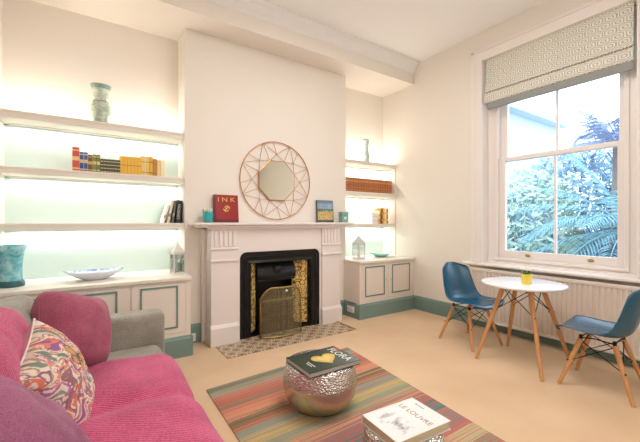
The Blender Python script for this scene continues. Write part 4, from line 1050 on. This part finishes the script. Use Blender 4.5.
def thr(u, v):
    x_, z_ = pathat(u); e_ = 2.22+.20*max(0, min(1, (u-.34)/.2))-.02*math.sin(u*9); y_ = .87+(e_-.87)*v
    nn = noise.noise(Vector((u*5, v*6, 1)))*.012+noise.noise(Vector((u*13, v*5, 4)))*.004
    gap = .016*math.exp(-((y_-1.84)/.045)**2)*(1 if .30 < u else .6)
    z_ += (nn-gap)*(1 if u < .85 else .0); x_ += nn*.8 if u > .3 else nn
    if u > .8: x_ += -.02*math.exp(-((y_-1.84)/.06)**2)
    if .5 < u < .85: z_ += .012*math.sin(PI*max(0, min(1, (y_-1.845)/.99)))
    return (x_, y_, z_+.006)
gridm(bm, 90, 70, thr)
th = link('throw_blanket', bm, M_throw, smooth=True); md = th.modifiers.new('thick', 'SOLIDIFY'); md.thickness = .006; md.offset = 1
tag(th, 'bright pink woven throw blanket spread over the sofa back and seat', 'blanket')

# cushions
def pillow(name, label, ctr, nrm, up, W_, H_, T_, m, seed, rnd=0,  backm=None, colfn=None, N=36, wr=.008, piping=None, roll=0):
    nrm = Vector(nrm).normalized(); up = Vector(up); side = up.cross(nrm).normalized(); up = nrm.cross(side).normalized()
    R_ = Matrix((side, up, nrm)).transposed()
    if roll: R_ = R_ @ Matrix.Rotation(roll, 3, 'Z')
    t = thing(name, label, 'cushion', ctr); t.rotation_euler = R_.to_euler()
    def pt(u, v, s):
        x_ = u*W_/2*(1-.10*(1-v*v)*abs(u)**3); y_ = v*H_/2*(1-.10*(1-u*u)*abs(v)**3)
        x_ *= 1-rnd*(u*v)**4; y_ *= 1-rnd*(u*v)**4
        e = max(0, (1-abs(u)**2.6))*max(0, (1-abs(v)**2.6)); z_ = s*T_/2*e**.5
        w = noise.noise(Vector((u*2.2, v*2.2, seed+s)))*wr*2*e+noise.noise(Vector((u*6, v*6, seed)))*wr*.6*e
        return Vector((x_, y_, z_+w))
    res = []
    for nm, s, mm in (('front', 1, m), ('back', -1, backm or m)):
        bm = B(); n_ = N if s > 0 else 28
        mp_ = lambda q: math.copysign(abs(q)**.85, q)
        gridm(bm, n_, n_, (lambda u, v: pt(mp_(u*2-1), mp_(v*2-1), 1)) if s > 0 else (lambda u, v: pt(mp_(1-u*2), mp_(v*2-1), -1)))
        cols = None
        if s > 0 and colfn:
            cols = [lin([.72*q+.28*w for q, w in zip(colfn(v.co.x/(W_/2), v.co.y/(H_/2)), (214, 200, 190))]) for v in bm.verts]
        res.append((bm, mm, cols))
    if backm is None:
        me = bpy.data.meshes.new('t'); res[1][0].to_mesh(me); res[0][0].from_mesh(me); bmesh.ops.remove_doubles(res[0][0], verts=res[0][0].verts, dist=1e-4)
        link('cover', res[0][0], m, t, smooth=True)
    else:
        link('patterned_front', res[0][0], m, t, smooth=True, col=res[0][2]); link('back', res[1][0], backm, t, smooth=True)
    bm = B(); lp = []
    for k in range(4):
        for i in range(20):
            q = -1+2*i/20; u, v = [(q, -1), (1, q), (-q, 1), (-1, -q)][k]; lp.append(pt(u, v, 1))
    tube(bm, lp, .005 if piping else .003, 6, closed=True); link('piping', bm, piping or m, t, smooth=True)
    return t
def paisley(u, v):
    # butterfly
    bx, by = u+.22, v-.12
    a = .35; cx_, cy_ = bx*math.cos(a)+by*math.sin(a), -bx*math.sin(a)+by*math.cos(a); s = abs(cx_)
    if s < .02 and abs(cy_) < .16: return (50, 36, 30)
    w1 = ((s-.17)/.17)**2+((cy_-.09-.25*s)/.12)**2; w2 = ((s-.12)/.12)**2+((cy_+.09)/.1)**2
    if w1 < 1 or w2 < 1:
        if min(w1, w2) > .62: return (58, 60, 50)
        return (226, 132, 44) if noise.noise(Vector((u*16, v*16, 0))) > -.2 else (120, 130, 80)
    q = Vector((u*3.4, v*3.4, 3)); wx = noise.noise(q+Vector((9, 0, 0))); wy = noise.noise(q+Vector((0, 9, 0)))
    p = Vector((u*3.6+wx*1.5, v*3.6+wy*1.5, 1)); f = noise.noise(p); g = noise.noise(p*1.0+Vector((20, 3, 0))); h_ = noise.noise(p*3.2)
    if abs(f) < .035: return (130, 70, 92)
    if f > .30: return [(120, 60, 130), (226, 104, 84)][g > 0]
    if f > .2: return (236, 152, 84) if h_ > 0 else (214, 80, 96)
    if f < -.34: return (92, 112, 92)
    if f < -.22: return (120, 136, 120) if h_ > .05 else (226, 214, 190)
    if abs(g) < .05: return (222, 96, 70)
    if g > .28 and h_ > .0: return (176, 84, 150)
    if h_ > .28: return (150, 110, 70)
    return (236, 222, 206)
pillow('cushion', 'dusky rose cushion leaning in the corner by the grey armrest', (-.06, 2.47, .665), (.78, -.60, .34), (.12, .1, 1), .48, .46, .28, M_cush, 3, rnd=.16, roll=-.2)
pillow('cushion', 'patterned cushion with butterfly and paisley print in front of the rose cushion', (-.125, 1.93, .575), (.90, -.16, .36), (-.25, .25, 1), .46, .46, .25, vcol_mat('paisley_print_fabric', .9, .1), 8, backm=M_pinkback, colfn=paisley, N=150, piping=mat('white_piping', (232, 214, 210), .7), roll=-1.08)
pillow('cushion', 'large dusky mauve cushion in the bottom left corner of the picture', (-.16, 1.40, .61), (.78, .15, .60), (-.5, .0, 1), .50, .50, .22, weave('dusky_mauve_fabric', (126, 62, 96), (170, 98, 134)), 5, roll=.4)
